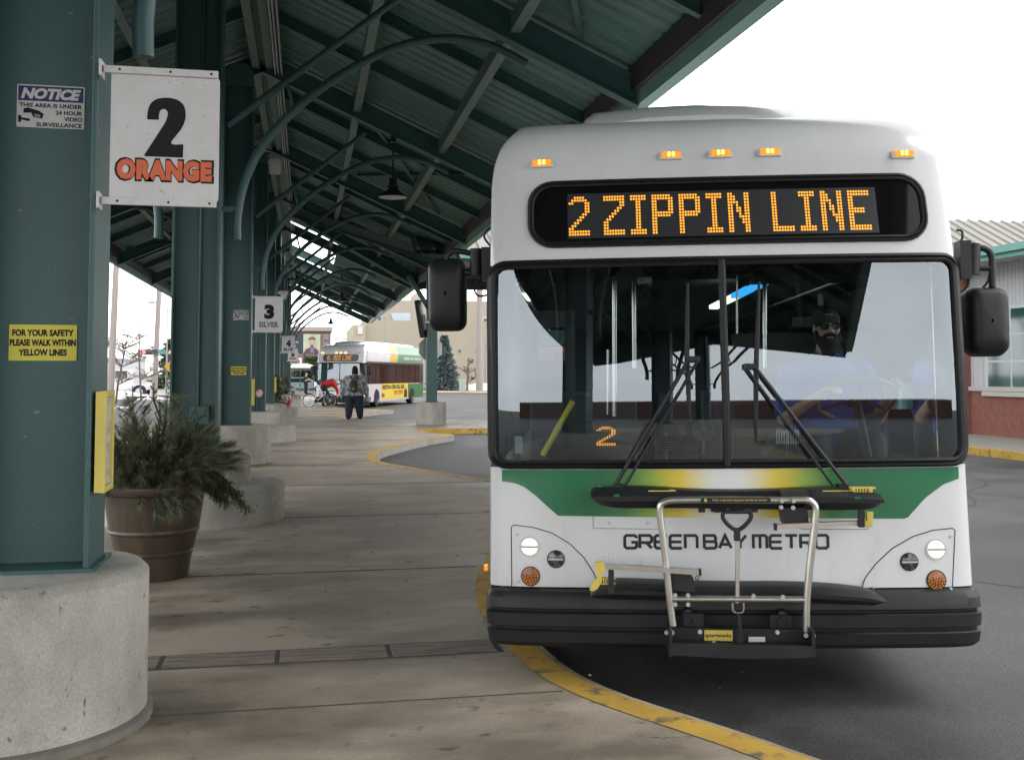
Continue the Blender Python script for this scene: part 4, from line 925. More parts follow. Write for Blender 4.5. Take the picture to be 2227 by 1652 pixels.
def slab(poly, y0_, y1_, nm, mt, bevel=.003):
    m = MB(); c = [f(*p, (y0_ + y1_) / 2) for p in poly]; m.prism([(p.x, p.z) for p in c], lambda u, v, d: (u, d, v), y0_, y1_); return m.build(nm, mt, rack, bevel=bevel)
slab([(1448, 1243), (1500, 1246), (1507, 1254), (1510, 1285), (1448, 1282)], -.17, -.10, 'support_block', PLAS)
slab([(1695, 1101), (1752, 1102), (1755, 1134), (1700, 1136)], -.17, -.08, 'support_block', PLAS)
slab([(1700, 1066), (1755, 1066), (1752, 1082), (1695, 1083)], -.20, -.10, 'tray_clamp', PLAS)
# wheel support arms
m = MB(); m.bar(f(1312, 1230, -.22), f(1523, 1243, -.22), .03, .026, (0, 0, 1)); m.build('support_arm', STEEL, rack)
m = MB(); m.bar(f(1687, 1144, -.20), f(1880, 1136, -.20), .03, .024, (0, 0, 1)); m.build('support_arm', STEEL, rack)
m = MB(); m.box(f(1522, 1243, -.22), (.012, .036, .032)); m.build('arm_cap', PLAS, rack); m = MB(); m.box(f(1686, 1145, -.2), (.012, .036, .032)); m.build('arm_cap', PLAS, rack); m = MB(); m.tube(smoothpath([f(1516, 1250, -.24), f(1512, 1257, -.24), f(1519, 1259, -.24), f(1519, 1251, -.24)], 3), .003, 5); m.build('pin_ring', PLAS, rack)
m = MB()
m.prism([(p.x, p.z) for p in [f(*q, -.22) for q in [(1293, 1222), (1312, 1220), (1316, 1238), (1309, 1246), (1309, 1262), (1300, 1278), (1289, 1284), (1282, 1281), (1288, 1266), (1299, 1256), (1296, 1240)]]], lambda u, v, d: (u, d, v), -.24, -.205)
for i in range(5): m.box(f(1313 + i * 5, 1263, -.22), (.006, .04, .03))
m.box(f(1322, 1268, -.22), (.075, .03, .008)); m.box(f(1322, 1257, -.22), (.075, .03, .008)); m.build('arm_hook', YELC, rack, bevel=.003)
m = MB()
for i in range(7): m.box(f(1856 + i * 6.3, 1065, -.18), (.008, .05, .02))
m.box(f(1875, 1060, -.18), (.125, .05, .008)); m.box(f(1890, 1064, -.18), (.018, .06, .024)); m.box(f(1853, 1063, -.18), (.01, .05, .018))
m.build('arm_hook', YELC, rack, bevel=.003); m = MB(); m.prism([(p.x, p.z) for p in [f(*q, -.2) for q in [(1882, 1112), (1898, 1112), (1896, 1130), (1896, 1143), (1874, 1146), (1874, 1132), (1884, 1130)]]], lambda u, v, d: (u, d, v), -.22, -.19); m.build('arm_hook', YELC, rack, bevel=.003)
slab([(1323, 1238), (1335, 1238), (1336, 1290), (1322, 1290)], -.25, -.225, 'arm_strap', PLAS); slab([(1866, 1108), (1880, 1108), (1880, 1146), (1866, 1146)], -.235, -.215, 'arm_strap', PLAS)
# bolts on the clamps
m = MB()
for p in [(1468, 1293), (1496, 1293), (1468, 1313), (1496, 1313), (1638, 1295), (1702, 1297), (1700, 1088), (1725, 1088), (1698, 1102), (1724, 1103), (1552, 1397), (1612, 1421), (1522, 1372), (1690, 1373), (1449, 1374), (1768, 1380), (1462, 1374), (1752, 1380)]:
    c = f(*p, -.24); m.lathe([(.011, 0), (.011, .014)], 8, c, Matrix(((1, 0, 0), (0, 0, -1), (0, 1, 0))))
m.build('bolt', GALV, rack)
# base: trough, plates
slab([(1456, 1396), (1764, 1403), (1765, 1427), (1700, 1430), (1600, 1430), (1500, 1425), (1457, 1422)], -.30, -.26, 'base_channel', PLAS)
slab([(1456, 1363), (1762, 1368), (1764, 1405), (1456, 1402)], -.16, -.145, 'back_plate', PLAS)
for s2, xx in ((0, 1456), (1, 1762)): slab([(xx - 3, 1362), (xx + 3, 1362), (xx + 4, 1420), (xx - 4, 1420)], -.29, -.14, 'side_plate', PLAS)
for q in ([(1484, 1331), (1530, 1333), (1530, 1364), (1484, 1362)], [(1674, 1336), (1720, 1336), (1720, 1366), (1674, 1365)]): slab(q, -.12, -.10, 'mount_plate', PLAS)
m = MB()
for p in ((1499, 1347), (1704, 1351)):
    c = f(*p, -.12); m.lathe([(.028, -.0), (.03, .012), (.018, .012), (.017, .002)], 14, c, Matrix(((1, 0, 0), (0, 0, -1), (0, 1, 0))))
    m.tube([f(p[0] - 3, p[1] - 14, -.1), f(p[0] - 3, p[1] - 22, .0)], .022, 10)
m.build('tow_eye', PLAS, rack, smooth=40)
slab([(1603, 1332), (1611, 1340), (1614, 1380), (1617, 1407), (1603, 1407), (1606, 1380)], -.235, -.21, 'latch', PLAS)
# labels
lb = slab([(1532, 1369), (1593, 1370), (1593, 1393), (1532, 1392)], -.1655, -.1605, 'maker_label', YELC, 0); c0 = f(1562, 1381, -.166)
m = MB(); put_text(m, 'sportworks', lambda u, v, d: (u, -.1665, v), w=.132, h=.026, cx=c0.x, cy=c0.z - .002, bold=.012); m.build('maker_name', TEXTB, lb)
lb2 = slab([(1532, 1398), (1593, 1399), (1593, 1405), (1532, 1404)], -.1655, -.1605, 'address_label', YELC, 0)
slab([(1628, 1384), (1664, 1384), (1664, 1395), (1628, 1395)], -.1655, -.1605, 'white_label', WHITE, 0)
lb = MB(); c0 = f(1600, 1087, YR - .02); lb.prism(rrect(.345, .022, .005, 2), lambda u, v, d: (c0.x + u, c0.y + d, c0.z + v), -.004, .004); lb = lb.build('warning_label', TEXTB, rack)
m = MB(); put_text(m, 'Push rack and squeeze handle to lower', lambda u, v, d: (u, c0.y - .0052, v), w=.27, h=.012, cx=c0.x + .02, cy=c0.z, bold=.01); m.lathe([(.008, 0), (.008, .001)], 12, (c0.x - .15, c0.y - .0045, c0.z), Matrix(((1, 0, 0), (0, 0, -1), (0, 1, 0)))); m.build('warning_text', YELC, lb)
m = MB(); m.box(f(1462, 1066, -.151), (.02, .003, .008)); m.box(f(1440, 1067, -.151), (.14, .003, .004)); m.box(f(1820, 1067, -.15), (.14, .003, .004)); m.build('small_label', YEL, rack)
for q in ((1341, 1077), (1865, 1082)): m = MB(); m.box(f(*q, -.149), (.03, .003, .012)); m.build('green_reflector', BGRN, rack)
# ------------------------------------------------------------------ inside the near bus (all parts of the bus)
INT = mat('interior trim', (.035, .038, .042), .6); CEIL = mat('interior ceiling', (.05, .052, .055), .6); POLE = mat('pole steel', (.5, .5, .5), .25, metal=1)
m = MB(); m.box2((-1.25, .55, .43), (1.25, 12.1, .46)); m.build('floor', DARK, bus)
m = MB(); m.box2((-1.22, .5, 2.43), (1.22, 12.1, 2.46)); m.build('ceiling', CEIL, bus)
m = MB(); m.box2((-1.24, 11.3, .46), (1.24, 11.34, 2.43)); m.build('rear_bulkhead', DARK, bus)
# dashboard
m = MB(); rows = []
for q, z in ((.02, 1.19), (.10, 1.225), (.26, 1.23), (.40, 1.20), (.50, 1.08), (.52, .5)): rows.append([(hw(1.2) * .955 * math.sin(math.pi / 2 * k / 14), y0(1.2) + DEP * pr(math.sin(math.pi / 2 * k / 14) * .955) + q, z) for k in range(-14, 15)])
m.grid(rows); m.build('dashboard', INT, bus, smooth=50)
# driver's partition and side
m = MB(); m.box2((.28, 1.72, .46), (1.22, 1.75, 2.0)); m.build('driver_partition', DARK, bus)
m = MB(); m.box2((.28, .75, 2.31), (1.22, 1.4, 2.42)); m.build('overhead_box', DARK, bus)
m = MB(); m.box2((-1.2, .62, 2.31), (.26, .95, 2.42)); m.build('overhead_panel', DARK, bus)
# door leaf at the left with a ground glass panel
m = MB(); q = [px_plane(1145, 598, .75), px_plane(1280, 598, .75), px_plane(1280, 620, .75), px_plane(1145, 640, .75)]
m.box2((-1.16, .78, 2.02), (-.82, .81, 2.12)); m.box2((-.86, .78, .5), (-.80, .81, 2.12)); m.box2((-1.18, .78, .5), (-1.14, .81, 2.12)); dr = m.build('door_frame', INT, bus)
m = MB(); m.box2((-1.02, .772, 1.82), (-.86, .778, 1.90)); m.build('orange_sticker', mat('orange sticker', (.45, .12, .03), .5), dr)
m = MB(); m.box2((-1.02, .771, 1.91), (-.86, .777, 2.0)); m.build('blue_sticker', mat('blue sticker', (.03, .08, .10), .5), dr)
m = MB(); m.box2((-.92, .769, 1.825), (-.87, .771, 1.865)); m.build('small_sticker', BLUEL, dr)
def ipx(p, q, y1, r_, nm, mt): 
    m_ = MB(); m_.tube([px_plane(*p, y1), px_plane(*q, y1)], r_, 8); return m_.build(nm, mt, bus, smooth=60)
ipx((1336, 552), (1337, 905), 1.0, .016, 'grab_pole', POLE); ipx((1322, 760), (1322, 900), 1.1, .008, 'grab_pole', POLE); ipx((1180, 990), (1246, 872), .55, .018, 'yellow_grab_rail', mat('yellow rail', (.75, .68, .06), .4))
ipx((1378, 600), (1380, 800), 1.6, .016, 'grab_pole', POLE); ipx((1663, 610), (1663, 800), 1.7, .016, 'grab_pole', POLE); ipx((1602, 590), (1603, 725), .7, .006, 'antenna_rod', POLE)
# farebox
m = MB(); m.box2((-.30, .95, .46), (-.05, 1.25, 1.42)); m.box2((-.27, .93, 1.42), (-.08, 1.2, 1.62)); m.build('farebox', PLAS, bus, bevel=.01)
# front seats behind
for x, y in ((-.75, 2.3), (-.75, 3.3), (-.75, 4.3), (.75, 3.2), (.75, 4.2)):
    m = MB(); m.box((x, y, 1.25), (.8, .08, .65)); m.box((x, y - .2, .92), (.8, .4, .08)); m.box((x, y - .2, .7), (.1, .3, .4)); m.build('passenger_seat', mat('seat fabric', (.06, .07, .10), .9) if 'seat fabric' not in MATS else MATS['seat fabric'], bus, bevel=.02)
# dome camera, ceiling light strip with blue lining, small fittings
c = px_plane(1402, 610, .72); m = MB(); m.lathe([(.035, .02), (.045, .015), (.047, -.015), (.043, -.02)], 20, c); dc = m.build('dome_camera', mat('camera white', (.55, .60, .55), .5), bus, smooth=40)
m = MB(); m.ell((c.x, c.y, c.z - .02), (.036, .036, .034)); m.build('dome', LENS, dc, smooth=180)
m = MB(); m.bar(px_plane(1551, 668, 2.6), px_plane(1598, 645, 2.3), .07, .03); m.build('light_strip', mat('strip light', (.8, .8, .6), .4, emit=(1, 1, .72), es=1.1), bus)
m = MB(); m.bar(px_plane(1599, 644, 2.29), px_plane(1632, 627, 2.0), .07, .035); m.bar(px_plane(1640, 624, 1.95), px_plane(1662, 612, 1.75), .07, .04); m.build('blue_strip', mat('blue strip', (.02, .22, .55), .4, emit=(.03, .30, .75), es=.75), bus)
m = MB(); m.bar(px_plane(1228, 570, 1.4), px_plane(1243, 606, 1.3), .045, .05); m.build('blue_strip', MATS['blue strip'], bus)
c = px_plane(1784, 652, 1.5); m = MB(); m.box(c, (.03, .02, .075)); m.build('gauge', mat('pale gauge', (.25, .32, .24), .5), bus)
c = px_plane(1745, 700, 1.65); m = MB(); m.box(c, (.13, .02, .065)); m.build('notice_card', DARK2, bus)
for p in (1395, 1413, 1429): 
    c = px_plane(p, 641, 2.2); m = MB(); m.lathe([(.04, 0), (.04, .02)], 20, c, Matrix(((1, 0, 0), (0, 0, -1), (0, 1, 0)))); m.build('round_speaker', INT, bus)
# route number sign behind the glass
xa, za = px_plane(1240, 992, .36).x, px_plane(1240, 992, .36).z; q2 = px_plane(1398, 917, .36)
m = MB(); m.box2((xa, .365, za), (q2.x, .42, q2.z)); rs = m.build('route_sign', LEDB, bus)
A_, B_ = px_plane(1297, 969, .36), px_plane(1339, 927, .36); m1, m2_ = MB(), MB(); cw = (B_.x - A_.x) / 8
led(m1, None, '2', A_.x, A_.x + cw * 10, A_.z, B_.z, lambda u, v: Vector((u, .360, v)))
A2, B2 = px_plane(1248, 972, .36), px_plane(1392, 924, .36); nx, nz_ = 38, 15
for i in range(nx):
    for k in range(nz_):
        u, v = A2.x + (B2.x - A2.x) * i / (nx - 1), A2.z + (B2.z - A2.z) * k / (nz_ - 1)
        m2_.add([(u - .0022, .3625, v), (u, .3625, v - .0022), (u + .0022, .3625, v), (u, .3625, v + .0022)], [(0, 1, 2, 3)])
m1.build('lit_dots', LEDON, rs); m2_.build('unlit_dots', LEDOFF, rs)
# small fans and papers on the dash
for p, r_ in (((1449, 945), .085), ((1530, 935), .06)):
    c = px_plane(*p, .45); m = MB(); wm = Matrix(((1, 0, 0), (0, 0, 1), (0, 1, 0)))
    for k in range(1, 7): m.tube([c + Vector((r_ * k / 6 * math.cos(a * math.pi / 12), 0, r_ * k / 6 * math.sin(a * math.pi / 12))) for a in range(24)], .0022, 4, True)
    m.ell(c, (.018, .02, .018)); m.tube([c + Vector((0, .02, -r_)), c + Vector((0, .04, -r_ - .08))], .01, 6); m.build('dash_fan', mat('fan grey', (.25, .26, .26), .4) if 'fan grey' not in MATS else MATS['fan grey'], bus, smooth=60)
c = px_plane(1128, 967, .5); m = MB(); m.box(c, (.045, .006, .10)); m.build('window_card', mat('pale card', (.5, .62, .58), .6), bus)
for p in ((1700, 950), (1725, 950)):
    m = MB(); c = px_plane(*p, .6)
    for k in range(5): m.box(c + Vector((k * .014 - .028, 0, 0)), (.006, .01, .08))
    m.build('vent', GALV, bus)
m = MB(); c = px_plane(1665, 930, .8); m.tube([px_plane(1700, 935, .8), px_plane(1655, 990, .75)], .03, 10); m.build('steering_column', DARK2, bus)
# steering wheel
WC = px_plane(1862, 868, 1.02); wn_ = Matrix.Rotation(R(-33), 3, 'X')
m = MB(); m.tube([WC + wn_ @ Vector((.235 * math.cos(a * math.pi / 24), .235 * math.sin(a * math.pi / 24), 0)) for a in range(48)], .017, 10, True)
sw = m.build('steering_wheel', mat('grey wheel rim', (.16, .16, .15), .4), bus, smooth=60)
m = MB()
for a in (30, 150, 270): m.tube([WC, WC + wn_ @ Vector((.225 * math.cos(R(a)), .225 * math.sin(R(a)), 0))], .012, 6)
m.lathe([(.06, .015), (.065, -.02), (.03, -.03)], 20, WC, wn_); m.tube([WC, WC + wn_ @ Vector((0, 0, -.5))], .03, 8); m.build('spokes', INT, sw, smooth=60)
# driver seat
HD = px_plane(1798, 715, 1.32)   # head centre
sx_ = HD.x
m = MB(); m.box((sx_ + .02, HD.y + .25, 1.35), (.50, .12, .8)); m.box((sx_ + .02, HD.y + .26, 1.83), (.28, .09, .18)); m.box((sx_ + .02, HD.y - .02, .92), (.50, .52, .12)); m.box((sx_ + .02, HD.y, .68), (.3, .3, .44)); m.build('driver_seat', DARK, bus, bevel=.04)
c = px_plane(1942, 855, 1.3); m = MB(); m.lathe([(.05, .0), (.055, .14), (.06, .15), (.06, .165)], 20, c + Vector((0, 0, -.1))); m.build('blue_cup', mat('pale blue cup', (.25, .50, .60), .5), bus, smooth=40)
# ================================================================== people: bodies are single remeshed surfaces
SKIN = mat('skin', (.56, .37, .28), .55, col2=(.48, .30, .22), nscale=14); SKIN2 = mat('darker skin', (.16, .09, .06), .55)
HAIR = mat('dark hair', (.02, .014, .011), .7, bump=.6, bscale=120, stretch=(1, 1, .3)); BLUES = mat('blue polo', (.035, .10, .42), .85, col2=(.03, .085, .36), nscale=7)
def cap_(m, a, b, ra, rb, n=14, k=4):
    """tapered capsule"""
    a, b = Vector(a), Vector(b); d = b - a; L = d.length; d.normalize(); P_, r_ = [], []
    for i in range(k, 0, -1): t = math.pi / 2 * i / k * .98; P_.append(a - d * (ra * math.sin(t))); r_.append(ra * math.cos(t))
    P_.append(a); r_.append(ra); P_.append(b); r_.append(rb)
    for i in range(1, k + 1): t = math.pi / 2 * i / k * .98; P_.append(b + d * (rb * math.sin(t))); r_.append(rb * math.cos(t))
    m.tube(P_, r_, n)
def fused(m, name, mt, parent, vox=.012, sm=3, loc=None):
    o = m.build(name, mt, parent, smooth=180, loc=loc)
    r = o.modifiers.new('Remesh', 'REMESH'); r.mode = 'VOXEL'; r.voxel_size = vox; r.use_smooth_shade = True
    if sm: s = o.modifiers.new('Smooth', 'SMOOTH'); s.iterations = sm; s.factor = .5
    return o
def limb(m, pts, rs):
    for i in range(len(pts) - 1): cap_(m, pts[i], pts[i + 1], rs[i], rs[i + 1])
def hand(m, wrist, d, side, s=1., curl=.7, up=Vector((0, 0, 1))):
    """palm, four fingers and a thumb; d = forearm direction, side = direction of the thumb"""
    w_ = Vector(wrist); d = Vector(d).normalized(); t = Vector(side); t = (t - d * t.dot(d)).normalized(); n = d.cross(t)
    pc = w_ + d * (.05 * s)
    Mx = Matrix((t, d, n)).transposed(); m.ell(pc, (.042 * s, .055 * s, .018 * s), Mx)
    for i, (off, L) in enumerate(((.030, .072), (.010, .080), (-.011, .074), (-.030, .058))):
        p = w_ + d * (.092 * s) + t * (off * s); q = p + (d * math.cos(curl * .5) - n * math.sin(curl * .5)) * (L * .5 * s); e = q + (d * math.cos(curl * 1.5) - n * math.sin(curl * 1.5)) * (L * .5 * s)
        cap_(m, p - d * .02 * s, q, .0092 * s, .0085 * s, 8, 2); cap_(m, q, e, .0085 * s, .007 * s, 8, 2)
    p = w_ + d * (.03 * s) + t * (.036 * s); q = p + (d * .6 + t * .7 - n * .2).normalized() * (.04 * s); e = q + (d * .85 + t * .2 - n * .3).normalized() * (.035 * s)
    cap_(m, p, q, .012 * s, .010 * s, 8, 2); cap_(m, q, e, .010 * s, .008 * s, 8, 2)
def head_on(m, c, s=1., f=Vector((0, -1, 0))):
    """head with jaw, nose, brow, ears; c = centre, facing f"""
    f = Vector(f).normalized(); u = Vector((0, 0, 1)); r_ = f.cross(u).normalized(); u = r_.cross(f)
    g = lambda x, y, z: Vector(c) + (r_ * x + f * y + u * z) * s
    Mx = Matrix((r_, f, u)).transposed()
    m.ell(g(0, -.012, .03), (.076 * s, .095 * s, .088 * s), Mx, 20, 14); m.ell(g(0, .018, -.035), (.062 * s, .072 * s, .082 * s), Mx, 18, 12); m.ell(g(0, .045, -.085), (.04 * s, .035 * s, .03 * s), Mx)
    limb(m, [g(0, .088, .02), g(0, .108, -.018)], [.010 * s, .014 * s]); m.ell(g(.012, .098, -.022), (.01 * s, .01 * s, .008 * s)); m.ell(g(-.012, .098, -.022), (.01 * s, .01 * s, .008 * s))
    limb(m, [g(-.045, .078, .033), g(.045, .078, .033)], [.012 * s, .012 * s])
    for sx in (-1, 1): m.ell(g(sx * .076, -.01, -.002), (.012 * s, .022 * s, .034 * s), Mx); m.ell(g(sx * .045, .062, -.02), (.022 * s, .02 * s, .02 * s))
    limb(m, [g(-.022, .087, -.052), g(.022, .087, -.052)], [.009 * s, .009 * s]); limb(m, [g(-.018, .085, -.064), g(.018, .085, -.064)], [.009 * s, .009 * s])
    return g
# ---- bus driver (built in bus coordinates)
drv = thing('person', 'bearded bus driver in cap, glasses and blue polo at the wheel of the near bus', 'person'); drv.matrix_world = BM
hc = HD; base = Vector((HD.x, HD.y + .06, 0))
m = MB(); g = head_on(m, hc)
nk = hc + Vector((0, .03, -.10)); sh = hc.z - .245
limb(m, [nk, Vector((hc.x, hc.y + .05, sh + .02))], [.062, .075])
shL = Vector((hc.x - .225, hc.y + .07, sh - .03)); shR = Vector((hc.x + .225, hc.y + .07, sh - .03))
hip = Vector((hc.x, hc.y + .05, sh - .50))
m.ell((hc.x, hc.y + .06, sh - .15), (.20, .12, .22)); m.ell((hc.x, hc.y + .03, sh - .38), (.19, .15, .2))
hR = WC + wn_ @ Vector((.20, -.10, 0)); hL = WC + wn_ @ Vector((-.19, -.12, 0))
elR = Vector((hc.x + .30, hc.y - .02, sh - .33)); elL = Vector((hc.x - .29, hc.y - .02, sh - .33))
wrR = hR + (elR - hR).normalized() * .06; wrL = hL + (elL - hL).normalized() * .06
limb(m, [shR, elR, wrR], [.062, .047, .030]); limb(m, [shL, elL, wrL], [.062, .047, .030])
hand(m, wrR, (hR - elR), (-1, 0, .4), 1., 1.1); hand(m, wrL, (hL - elL), (1, 0, .4), 1., 1.1)
for sx in (-1, 1): limb(m, [hip + Vector((sx * .1, 0, 0)), hip + Vector((sx * .16, -.42, .03)), hip + Vector((sx * .15, -.5, -.40))], [.09, .075, .05])
fused(m, 'body', SKIN, drv, .008, 3)
m = MB(); m.ell((hc.x, hc.y + .06, sh - .14), (.235, .145, .24), None, 20, 14); m.ell((hc.x, hc.y + .03, sh - .38), (.215, .175, .22), None, 20, 14)
limb(m, [shL, shR], [.085, .085]); limb(m, [nk + Vector((0, .02, -.05)), Vector((hc.x, hc.y + .05, sh))], [.072, .10])
limb(m, [shR, shR.lerp(elR, .82)], [.085, .075]); limb(m, [shL, shL.lerp(elL, .82)], [.085, .075])
fused(m, 'polo_shirt', BLUES, drv, .010, 3)
m = MB(); m.ell(hip, (.19, .15, .14))
for sx in (-1, 1): limb(m, [hip + Vector((sx * .1, 0, 0)), hip + Vector((sx * .16, -.42, .03)), hip + Vector((sx * .15, -.5, -.36))], [.115, .098, .075])
fused(m, 'trousers', DARK, drv, .012, 2)
m = MB()
for sx in (-1, 1): m.bar((hc.x + sx * .02, hc.y - .055, sh - .02), (hc.x + sx * .085, hc.y - .01, sh + .06), .05, .014, (0, -1, .4))
m.build('collar', BLUES, drv, bevel=.004)
m = MB(); put_text(m, 'METRO', lambda u, v, d: (u, v * 0 + hc.y - .085 + abs(u - hc.x) * .25, v), w=.075, h=.016, cx=hc.x + .115, cy=sh - .115, bold=.03, shear=.2); m.build('shirt_badge', WHITE, drv)
m = MB(); m.ell(hc + Vector((0, -.035, -.090)), (.068, .066, .066), None, 18, 12); m.ell(hc + Vector((0, -.045, -.140)), (.052, .048, .055), None, 16, 10)
for sx in (-1, 1): limb(m, [hc + Vector((sx * .07, .01, .0)), hc + Vector((sx * .062, -.03, -.075))], [.012, .028])
limb(m, [hc + Vector((-.035, -.088, -.045)), hc + Vector((0, -.098, -.035)), hc + Vector((.035, -.088, -.045))], [.011, .012, .011])
fused(m, 'beard', HAIR, drv, .006, 2)
m = MB(); m.ell(hc + Vector((0, .012, .055)), (.086, .104, .082), None, 24, 14); o = fused(m, 'cap', mat('dark cap', (.03, .028, .026), .85), drv, .007, 2)
m = MB(); rows = [[hc + Vector((.075 * math.sin(a), -.082 * math.cos(a) + .0 - e, .058 - e * .25 - .012 * abs(math.sin(a)) ** 2)) for a in [math.pi * (-.42 + .84 * i / 14) for i in range(15)]] for e in (0, .03, .058)]
rows[2] = [p.lerp(hc + Vector((0, -.135, .045)), .10) for p in rows[2]]
m.grid(rows + [[p + Vector((0, 0, -.005)) for p in r_] for r_ in rows[::-1]]); m.build('cap_brim', MATS['dark cap'], drv, smooth=60)
m = MB(); put_text(m, 'METRO', lambda u, v, d: (u, hc.y - .092 + abs(u - hc.x) * .35, v), w=.055, h=.014, cx=hc.x, cy=hc.z + .088, bold=.03, shear=.2); m.build('cap_lettering', SILV, drv)
m = MB(); 
for sx in (-1, 1):
    cc = hc + Vector((sx * .033, -.1, .012)); m.tube([cc + Vector((.026 * math.cos(a * math.pi / 10), .006 * abs(math.cos(a * math.pi / 10)) , .019 * math.sin(a * math.pi / 10))) for a in range(20)], .0032, 6, True); m.tube([hc + Vector((sx * .06, -.095, .018)), hc + Vector((sx * .08, .0, .012))], .003, 6)
m.tube([hc + Vector((-.009, -.104, .016)), hc + Vector((.009, -.104, .016))], .003, 6); gl = m.build('glasses', BLACK, drv, smooth=60)
m = MB()
for sx in (-1, 1): cc = hc + Vector((sx * .033, -.099, .012)); m.add([cc + Vector((.025 * math.cos(a * math.pi / 10), .006 * abs(math.cos(a * math.pi / 10)), .018 * math.sin(a * math.pi / 10))) for a in range(20)], [tuple(range(20))])
m.build('spectacle_lens', mat('spectacle lens', (.05, .055, .05), .05, spec=1.), gl)
# ---- man walking away with backpack
CAMO = mat('camouflage jacket', (.36, .375, .40), .9, col2=(.12, .125, .14), nscale=9, lo=.46, hi=.52, col3=(.48, .49, .52), n3=8, lo3=.6, hi3=.64)
JEAN = mat('dark jeans', (.012, .020, .036), .9, col2=(.02, .03, .05), nscale=6); BOOT = mat('dark boots', (.02, .017, .015), .6); PACK = mat('grey backpack', (.045, .048, .046), .85)
pc = atZ(770, 911.5, 0); man = thing('person', 'heavyset man in camouflage jacket and backpack walking away down the platform', 'person', (pc.x, pc.y, 0), -PSI + R(4)); man.scale = (.93, .95, 1.09)
def J(x, y, z): return Vector((x, y, z))
m = MB(); g = head_on(m, (.02, .04, 1.57), 1.05, (0.05, 1, 0)); limb(m, [(.02, .01, 1.48), (.01, 0, 1.36)], [.07, .09])
m.ell((0, 0, 1.15), (.26, .18, .28)); limb(m, [(-.30, .0, 1.27), (-.43, -.02, .98), (-.47, .02, .74)], [.09, .07, .045]); limb(m, [(.30, 0, 1.27), (.43, .0, .98), (.47, .08, .74)], [.09, .07, .045])
hand(m, (-.47, .02, .74), (-.05, .1, -1), (.2, 1, 0), 1.05, .5); hand(m, (.47, .08, .74), (.05, .1, -1), (-.2, 1, 0), 1.05, .5)
for a, b_, c_ in (((-.14, 0, .8), (-.17, -.02, .46), (-.19, -.10, .1)), ((.14, 0, .8), (.18, .12, .45), (.21, .16, .1))): limb(m, [a, b_, c_], [.17, .11, .08])
fused(m, 'body', SKIN2, man, .014, 3)
m = MB(); m.ell((0, .0, 1.18), (.36, .25, .26), None, 22, 14); m.ell((0, .02, .95), (.385, .29, .26), None, 22, 14); m.ell((0, .0, .82), (.37, .27, .13), None, 22, 10); limb(m, [(-.27, 0, 1.29), (.27, 0, 1.29)], [.13, .13]); limb(m, [(0, .0, 1.36), (0, .0, 1.44)], [.13, .09])
limb(m, [(-.32, .0, 1.24), (-.45, -.02, .99), (-.475, .02, .76)], [.125, .11, .075]); limb(m, [(.32, 0, 1.24), (.45, .0, .99), (.475, .08, .76)], [.125, .11, .075]); fused(m, 'jacket', CAMO, man, .016, 4)
m = MB(); m.ell((0, 0, .76), (.33, .25, .16), None, 20, 12); limb(m, [(-.165, 0, .72), (-.185, -.02, .42), (-.20, -.09, .13)], [.20, .165, .125]); limb(m, [(.165, .0, .72), (.19, .08, .42), (.215, .15, .13)], [.20, .165, .125]); fused(m, 'trousers', JEAN, man, .016, 3)
for x, y in ((-.20, -.10), (.215, .16)):
    m = MB(); limb(m, [(x, y, .1), (x, y - .03, .055), (x * 1.1, y + .18, .045)], [.075, .06, .05]); m.box((x * 1.05, y + .07, .015), (.11, .28, .03)); fused(m, 'boot', BOOT, man, .014, 2)
m = MB(); m.ell((.02, .03, 1.60), (.125, .135, .14), None, 18, 12); m.ell((.02, .02, 1.52), (.13, .12, .10), None, 18, 12); fused(m, 'dark_hood', BLACK, man, .012, 2)
bp = MB(); bp.ell((.0, -.27, 1.10), (.16, .11, .21), None, 18, 12); bp.box((0, -.25, 1.0), (.28, .17, .24)); bp.ell((0, -.36, .98), (.115, .06, .11)); pk = fused(bp, 'backpack', PACK, man, .014, 3)
m = MB()
for sx in (-1, 1): m.tube(smoothpath([(sx * .10, -.22, 1.32), (sx * .14, -.10, 1.43), (sx * .17, .1, 1.40)], 4), .022, 6); m.tube(smoothpath([(sx * .14, -.24, .93), (sx * .24, -.2, .98), (sx * .33, -.08, 1.02)], 4), .014, 6)
m.tube(smoothpath([(-.04, -.24, 1.32), (0, -.27, 1.36), (.04, -.24, 1.32)], 4), .01, 6); m.build('strap', BLACK, pk, smooth=60)
m = MB(); m.tube(smoothpath([(-.10, -.37, 1.12), (0, -.40, 1.2), (.10, -.37, 1.12)], 4), .008, 5); m.build('zip', BLACK, pk)
m = MB(); put_text(m, 'W', lambda u, v, d: (u, -.424, v), w=.07, h=.07, cx=0, cy=.99, bold=.03); m.build('yellow_print', YELC, pk)
# ---- cyclist bending over the bicycle
pc = atZ(697, 884, 0); cyc = thing('person', 'person in red jacket bending over a bicycle before the far bus', 'person', (pc.x + .35, pc.y + .6, 0), R(15))
REDJ = mat('red jacket', (.42, .012, .022), .7); 
m = MB(); g = head_on(m, (.48, -.15, 1.16), 1.0, (.5, -.6, -.5)); limb(m, [(.40, -.08, 1.17), (.30, -.02, 1.2)], [.06, .07]); limb(m, [(-.15, .05, 1.05), (.22, 0, 1.18)], [.14, .15]); limb(m, [(.25, -.18, 1.15), (.42, -.28, .85), (.45, -.25, .55)], [.06, .045, .032]); limb(m, [(.25, .18, 1.15), (.5, .1, .85), (.52, 0, .6)], [.06, .045, .032])
hand(m, (.45, -.25, .55), (0, .1, -1), (1, 0, 0), 1, .9); hand(m, (.52, 0, .6), (0, 0, -1), (1, 0, 0), 1, .9)
